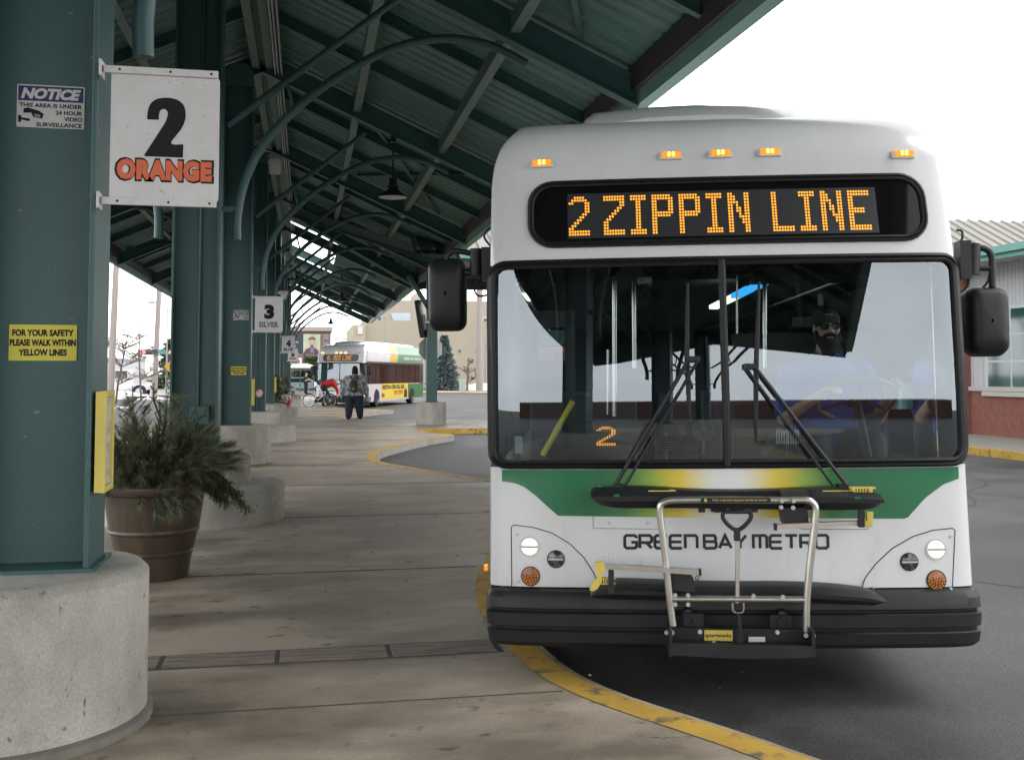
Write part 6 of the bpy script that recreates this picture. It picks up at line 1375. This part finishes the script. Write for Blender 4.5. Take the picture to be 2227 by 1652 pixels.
# traffic signals and road signs at the left junction
HOUS = mat('signal housing', (.035, .045, .075), .5); REDL = mat('red signal', (.8, .08, .05), .3, emit=(1, .12, .06), es=2.2)
def signal(px, py, Y, label, horiz):
    t = thing('traffic_light', label, 'traffic light', at_px(px, py, Y), 0, 'traffic lights'); w_ = 1.05
    m = MB(); m.box((w_ * .33 if horiz else 0, 0, 0 if horiz else -.25), (w_ * 1.0, .2, .36) if horiz else (.36, .2, .8)); hs_ = m.build('housing', HOUS, t, bevel=.02)
    m = MB(); m.lathe([(.14, 0), (.14, .03)], 16, (-.02 if horiz else 0, -.12, 0), Matrix(((1, 0, 0), (0, 0, 1), (0, 1, 0)))); m.build('red_lamp', REDL, t)
    return t
signal(312, 768, 72, 'horizontal traffic light showing red at the left junction', True); signal(371, 768, 78, 'upright traffic light showing red by the second column', False)
m = MB(); m.bar(at_px(324, 771, 76), at_px(376, 771, 78), .07, .07); tag(m.build('signal_arm', LPG), 'thin mast arm carrying the traffic lights and green street sign', 'mast arm')
t = thing('street_name_sign', 'green street name sign hanging between the traffic lights', 'sign', at_px(348, 768, 75.5)); m = MB(); m.box((0, 0, 0), (.85, .04, .22)); m.build('plate', mat('sign green', (.05, .36, .27), .5), t)
t = thing('warning_sign', 'yellow diamond warning sign with an arrow beside the second column', 'sign', (*at_px(372, 798, 66)[:2], -.1)); zz = PZ(798, 66) + .1
m = MB(); m.prism([(0, -.42), (.42, 0), (0, .42), (-.42, 0)], lambda u, v, d: (u, d, zz + v), -.02, 0); pq = m.build('plate', mat('sign amber', (.72, .42, .02), .5), t); m = MB(); m.bar((-.06, -.03, zz - .2), (-.06, -.03, zz + .2), .05, .01, (0, 1, 0)); m.bar((.1, -.03, zz - .2), (.06, -.03, zz + .15), .05, .01, (0, 1, 0)); m.build('arrow', BLACK, pq); m = MB(); m.tube([(0, .02, 0), (0, .02, zz)], .03, 6); m.build('post', GALV, t)
t = thing('pole_notice', 'small white notice fixed to the second utility pole', 'notice', at_px(330, 802, 75)); m = MB(); m.box((0, -.28, 0), (.28, .03, .42)); m.build('plate', WHITE, t)
t = thing('marker_post', 'thin rusty red marker post by the left street', 'post', (*at_px(362, 815, 66)[:2], -.1)); m = MB(); m.tube([(0, 0, 0), (0, 0, 1.9)], .03, 6); m.build('post', mat('rust', (.25, .10, .07), .9), t)
# truck with trailer at the left
t = thing('parked_truck', 'white flatbed truck with black wheels parked across the left street', 'truck', (*at_px(258, 840, 80)[:2], -.14)); TRW = mat('truck white', (.62, .63, .65), .4)
m = MB(); m.box((-2.2, 0, 1.6), (3.6, 2.1, 2.0)); m.build('box_body', TRW, t, bevel=.05)
m = MB(); m.box((.3, 0, 1.35), (1.2, 2.0, 1.5)); cb = m.build('cab', TRW, t, bevel=.12); m = MB(); m.box((.35, -1.01, 1.75), (.8, .02, .5)); m.build('cab_window', LENS, cb)
m = MB(); m.box((1.5, 0, .8), (1.3, 1.8, .4)); m.build('hood', TRW, t, bevel=.1)
for x in (-2.6, 1.6):
    for y in (-.95, .95): m = MB(); m.lathe([(.3, -.14), (.48, -.14), (.5, 0), (.48, .14), (.3, .14)], 20, (x, y, .5), Matrix(((1, 0, 0), (0, 0, 1), (0, 1, 0)))); w0 = m.build('wheel', RUB, t, smooth=50); m = MB(); m.lathe([(.26, -.15), (.26, .15)], 16, (x, y, .5), Matrix(((1, 0, 0), (0, 0, 1), (0, 1, 0)))); m.build('rim', GALV, w0)
simple_block('white_shed', 'low pale shed far behind the parked truck', 'building', (PX(232, 150), 150, -.2), (PX(292, 150), 160, PZ(785, 150)), mat('pale shed wall', (.55, .56, .58), .7), True, mat('shed roof', (.40, .42, .46), .7))
# shelter, sign, car, box
GLS = glass('shelter glass', (.75, .8, .8), 1.4)
sp = at_px(657, 815, 97); t = thing('bus_shelter', 'glass bus shelter with white domed roof beyond the far bus', 'shelter', (sp[0], 97, -.02)); SHF = mat('shelter frame', (.06, .06, .08), .5)
m = MB(); W2, D2 = 1.05, .75
for x in (-W2, -.15, W2):
    for y in (-D2, D2): m.box((x, y, 1.05), (.07, .07, 2.1))
m.box((0, -D2, 2.12), (2.3, .1, .22)); m.box((0, D2, 2.12), (2.3, .1, .22)); m.box((0, -D2, .2), (2.1, .05, .06)); m.build('frame', SHF, t)
m = MB(); rows = [[((W2 + .15) * s_ * c_, (D2 + .15) * s_ * d_, 2.22 + .42 * math.sqrt(max(0, 1 - s_ ** 2))) for c_, d_ in [(math.cos(a * math.pi / 12), math.sin(a * math.pi / 12)) for a in range(24)]] for s_ in (1, .95, .8, .6, .35, .02)]; m.grid(rows, True); m.build('dome_roof', mat('cream dome', (.66, .62, .50), .5), t, smooth=60)
for c_, w_ in ((( -.6, -D2, 1.1), .85), ((.45, -D2, 1.1), 1.1), ((0, D2, 1.1), 2.0)): m = MB(); m.box(c_, (w_, .01, 1.7)); m.build('glazing', GLS, t)
t = thing('blue_letter_sign', 'white roadside sign with a blue U above the bus shelter', 'sign', (*at_px(642, 815, 112)[:2], 0)); m = MB(); zc_ = PZ(790, 112); m.box((0, 0, zc_), (1.3, .2, 1.1)); pq = m.build('panel', mat('light box', (.72, .74, .78), .4), t); m = MB(); put_text(m, 'U', lambda u, v, d: (u, -.11, v), w=.4, h=.5, cx=.25, cy=zc_ + .1, bold=.04); m.build('letter', BLUEL, pq); m = MB(); m.box((-.5, -.02, zc_ / 2), (.16, .16, zc_)); m.build('post', FASC, t)
cp = at_px(661, 815, 106); t = thing('parked_car', 'silver white hatchback parked behind the bus shelter', 'car', (cp[0], 106, -.15)); CARW = mat('silver car', (.60, .62, .66), .25, coat=.5)
m = MB(); prf = [(-2.1, .35), (-2.15, .75), (-1.95, .95), (-1.5, 1.45), (.3, 1.5), (1.1, 1.0), (1.95, .85), (2.15, .6), (2.1, .32)]
m.prism(prf, lambda u, v, d: (u, d, v), -.85, .85); m.build('body', CARW, t, bevel=.08)
m = MB(); m.prism([(-1.45, 1.0), (-1.3, 1.38), (.2, 1.42), (.85, 1.0)], lambda u, v, d: (u, d, v), -.865, .865); m.build('window', LENS, t)
for x in (-1.3, 1.35):
    for y in (-.8, .8): m = MB(); m.lathe([(.2, -.1), (.32, -.1), (.33, 0), (.32, .1), (.2, .1)], 18, (x, y, .33), Matrix(((1, 0, 0), (0, 0, 1), (0, 1, 0)))); w0 = m.build('wheel', RUB, t, smooth=50); m = MB(); m.lathe([(.19, -.105), (.19, .105)], 14, (x, y, .33), Matrix(((1, 0, 0), (0, 0, 1), (0, 1, 0)))); m.build('rim', GALV, w0)
t = thing('utility_cabinet', 'pale green utility cabinet on the grass verge', 'utility box', (PX(1006, 97), 97, .02)); m = MB(); m.box((0, 0, .55), (.55, .5, 1.1)); b0 = m.build('cabinet', mat('cabinet green', (.36, .45, .38), .6), t, bevel=.03); m = MB(); m.box((0, -.255, .55), (.44, .012, .9)); m.build('door', mat('cabinet door', (.33, .42, .35), .6), t)
# ================================================================== planters
POT = mat('bronze resin pot', (.095, .066, .040), .38, col2=(.042, .030, .021), nscale=2.6, lo=.3, hi=.7, col3=(.15, .125, .10), n3=4.5, lo3=.66, hi3=.85, stretch=(3, 3, .7), bump=.08, bscale=30)
SOIL = mat('soil', (.03, .024, .018), .95, bump=.5)
def pot(loc, s, label):
    t = thing('planter_pot', label, 'planter', loc, 0, 'brown round planters'); t.scale = (1, 1, 1.1)
    pr_ = [(.255, 0), (.262, .02), (.275, .10), (.287, .165), (.297, .172), (.303, .185), (.297, .198), (.30, .205), (.325, .315), (.337, .322), (.343, .335), (.337, .35), (.338, .356), (.372, .56), (.376, .59), (.402, .60), (.415, .625), (.412, .655), (.395, .672), (.375, .672), (.365, .65), (.355, .58)]
    m = MB(); m.lathe([(a * s, b_ * s) for a, b_ in pr_], 56, caps=False); m.add([(.25 * s * math.cos(a), .25 * s * math.sin(a), .002) for a in [k * math.pi / 12 for k in range(24)]], [tuple(range(24))]); m.build('pot', POT, t, smooth=35)
    m = MB(); m.lathe([(.36 * s, .60 * s), (.02, .63 * s)], 30, caps=False); m.build('soil', SOIL, t); return t
P1_ = Vector((-1.15, 8.55, 0)); pot(P1_, 1.0, 'big brown ribbed planter beside the nearest plinth')
pot(Vector((-.98, 34.9, 0)), .95, 'brown planter with a red flowering plant far down the row'); pot(Vector((-.92, 48.6, 0)), .95, 'farthest brown planter near the bicycle')
NEED = mat('evergreen needles', (.095, .100, .045), .7, col2=(.19, .18, .09), nscale=9, lo=.4, hi=.65); NEED2 = mat('long pine needles', (.11, .135, .07), .55, col2=(.26, .27, .17), nscale=14, lo=.45, hi=.7); CEDAR = mat('cedar sprays', (.035, .045, .018), .7, col2=(.07, .075, .03), nscale=12); STEMB = mat('twig brown', (.07, .045, .03), .8)
def sprig(m, st_, p, d, L, kind, rr):
    d = Vector(d).normalized(); side = d.orthogonal(); P_ = []; q = Vector(p); dd = d.copy(); n = 7
    droop = {'spruce': -.02, 'pine': -.05, 'cedar': -.16}[kind]
    for i in range(n + 1): P_.append(q.copy()); dd = (dd + Vector((rr.uniform(-.06, .06), rr.uniform(-.06, .06), droop))).normalized(); q = q + dd * (L / n)
    st_.tube(P_, [.006 * (1 - .7 * i / n) for i in range(n + 1)], 4, caps=False)
    def needle(b_, dr, l, w_):
        s1 = dr.cross(Vector((rr.uniform(-1, 1), rr.uniform(-1, 1), rr.uniform(-1, 1)))).normalized() * w_
        m.add([b_ - s1, b_ + s1, b_ + dr * l + Vector((0, 0, -.05 * l))], [(0, 1, 2)])
    if kind == 'spruce':
        for i in range(int(L * 420)):
            f_ = rr.uniform(.05, 1.0) * n; k = min(n - 1, int(f_)); b_ = P_[k].lerp(P_[k + 1], f_ - k); ax = (P_[k + 1] - P_[k]).normalized(); e_ = Vector((rr.gauss(0, 1), rr.gauss(0, 1), rr.gauss(0, 1))); e_ = (e_ - ax * e_.dot(ax)).normalized()
            needle(b_, (ax * .75 + e_).normalized(), rr.uniform(.016, .026), .0032)
        for j in range(3):
            k = rr.randint(2, 5); e_ = Vector((rr.gauss(0, 1), rr.gauss(0, 1), rr.gauss(0, .6))).normalized(); ax = (P_[k + 1] - P_[k]).normalized()
            a = P_[k]; bb_ = a + (ax * .9 + e_ * .8).normalized() * L * .35; st_.tube([a, bb_], .003, 3, caps=False)
            for i in range(int(L * 150)):
                f_ = rr.random(); e2 = Vector((rr.gauss(0, 1), rr.gauss(0, 1), rr.gauss(0, 1))).normalized(); needle(a.lerp(bb_, f_), ((bb_ - a).normalized() * .7 + e2).normalized(), .02, .0032)
    elif kind == 'pine':
        for i in range(int(110 * L / .3)):
            f_ = (.45 + .55 * rr.random()) * n; k = min(n - 1, int(f_)); b_ = P_[k].lerp(P_[k + 1], f_ - k); ax = (P_[k + 1] - P_[k]).normalized(); e_ = Vector((rr.gauss(0, 1), rr.gauss(0, 1), rr.gauss(0, 1))).normalized()
            needle(b_, (ax * 1.15 + e_ * .62).normalized(), rr.uniform(.09, .14), .0027)
    else:
        for i in range(int(L * 170)):
            f_ = rr.uniform(.1, 1.) * n; k = min(n - 1, int(f_)); b_ = P_[k].lerp(P_[k + 1], f_ - k); ax = (P_[k + 1] - P_[k]).normalized(); e_ = Vector((rr.gauss(0, 1), rr.gauss(0, .5), rr.gauss(-.6, .5))).normalized()
            q2 = b_ + (ax * .8 + e_ * .7).normalized() * rr.uniform(.05, .11)
            for z in range(7): needle(b_.lerp(q2, z / 7), ((q2 - b_).normalized() * .6 + Vector((rr.gauss(0, 1), rr.gauss(0, 1), rr.gauss(0, 1))).normalized() * .7).normalized(), .024, .0045)
rr = random.Random(11)
ar = thing('evergreen_arrangement', 'winter arrangement of cut pine, spruce and cedar boughs in the big brown planter', 'plant', (P1_.x, P1_.y, .68))
st_ = MB(); mm = {'spruce': MB(), 'pine': MB(), 'cedar': MB()}
for i in range(190):
    a = rr.uniform(0, 2 * math.pi); el = rr.uniform(.15, 1.45); r0 = rr.uniform(.02, .24)
    kind = 'spruce' if rr.random() < .62 else 'pine'
    p = (r0 * math.cos(a), r0 * math.sin(a), rr.uniform(0, .16)); d = (math.cos(a) * math.cos(el), math.sin(a) * math.cos(el), math.sin(el))
    sprig(mm[kind], st_, p, d, rr.uniform(.28, .50), kind, rr)
for i in range(70):   # pine whorls over the front rim and body
    a = rr.uniform(math.pi * .95, math.pi * 2.1); r0 = rr.uniform(.14, .34); z = rr.uniform(.02, .36) * (1 - .6 * max(0, r0 - .2) / .14)
    el = rr.uniform(-.35, .8); sprig(mm['pine'], st_, (r0 * math.cos(a), r0 * math.sin(a), z), (math.cos(a) * math.cos(el), math.sin(a) * math.cos(el), math.sin(el)), rr.uniform(.18, .32), 'pine', rr)
for dx, dz in ((.02, .95), (.1, .8), (.3, .75), (-.28, .95), (-.2, .85), (.42, .7)):
    sprig(mm['spruce'], st_, (dx * .3, rr.uniform(-.1, .1), .18), (dx, rr.uniform(-.2, .1), dz), rr.uniform(.5, .62), 'spruce', rr)
for i in range(8):    # cedar hanging over the right side
    sprig(mm['cedar'], st_, (rr.uniform(.16, .3), rr.uniform(-.2, .1), rr.uniform(.06, .2)), (1, rr.uniform(-.55, .1), rr.uniform(-.02, .35)), rr.uniform(.32, .58), 'cedar', rr)
for i in range(5): sprig(mm['pine'], st_, (rr.uniform(-.02, .16), -.33, .05), (rr.uniform(-.1, .6), -.8, -.35), .32, 'pine', rr)
# drooping tuft on a bare stalk at the top
tp = Vector((-.02, -.02, .70)); st_.tube([(.06, 0, .2), (.05, 0, .5), tp], .008, 5)
for i in range(6): sprig(mm['pine'], st_, tp + Vector((rr.uniform(-.08, .04), 0, .02)), (rr.uniform(-.7, .5), rr.uniform(-.4, .4), rr.uniform(-.5, .1)), .16, 'pine', rr)
sprig(mm['spruce'], st_, tp, (.1, 0, 1), .12, 'spruce', rr)
st_.build('stem', STEMB, ar, fix=False); mm['spruce'].build('spruce_boughs', NEED, ar, fix=False); mm['pine'].build('pine_boughs', NEED2, ar, fix=False); mm['cedar'].build('cedar_boughs', CEDAR, ar, fix=False)
m = MB()
for c in ((.03, -.32, .32), (-.12, -.36, .12)): m.ell(c, (.03, .03, .045))
m.build('pine_cone', STEMB, ar)
LEAF = mat('broad leaves', (.045, .06, .022), .6, col2=(.09, .085, .035), nscale=8)
for loc, lb, red in (((-.98, 34.9, .58), 'leafy plant with red flowers in the far planter', True), ((-.92, 48.6, .58), 'dry leafy plant in the farthest planter', False)):
    t = thing('leafy_plant', lb, 'plant', loc); m = MB(); mr = MB(); s2 = MB()
    for i in range(260):
        a = rr.uniform(0, 6.28); z = rr.uniform(0, 1.0); r0 = rr.uniform(0, .45) * (1 - .55 * z) + .02; c = Vector((r0 * math.cos(a), r0 * math.sin(a), z)); u = Vector((rr.gauss(0, 1), rr.gauss(0, 1), rr.gauss(-.2, .6))).normalized() * .14; v = u.cross(Vector((rr.gauss(0, 1), rr.gauss(0, 1), 1))).normalized() * .05
        m.add([c, c + u * .5 + v, c + u, c + u * .5 - v], [(0, 1, 2, 3)])
    for i in range(10): a = rr.uniform(0, 6.28); s2.tube([(0, 0, 0), (.25 * math.cos(a), .25 * math.sin(a), rr.uniform(.5, .9))], .01, 4)
    m.build('leaves', LEAF, t, fix=False); s2.build('stem', STEMB, t)
    if red:
        for i in range(40): c = Vector((.42, -.2, .08)) + Vector((rr.gauss(0, .07), rr.gauss(0, .06), rr.gauss(0, .06))); u = Vector((rr.gauss(0, 1), rr.gauss(0, 1), rr.gauss(0, 1))).normalized() * .09; v = u.cross(Vector((rr.gauss(0, 1), 1, 0))).normalized() * .035; mr.add([c, c + u * .5 + v, c + u, c + u * .5 - v], [(0, 1, 2, 3)])
        mr.build('red_flower', RED, t, fix=False)
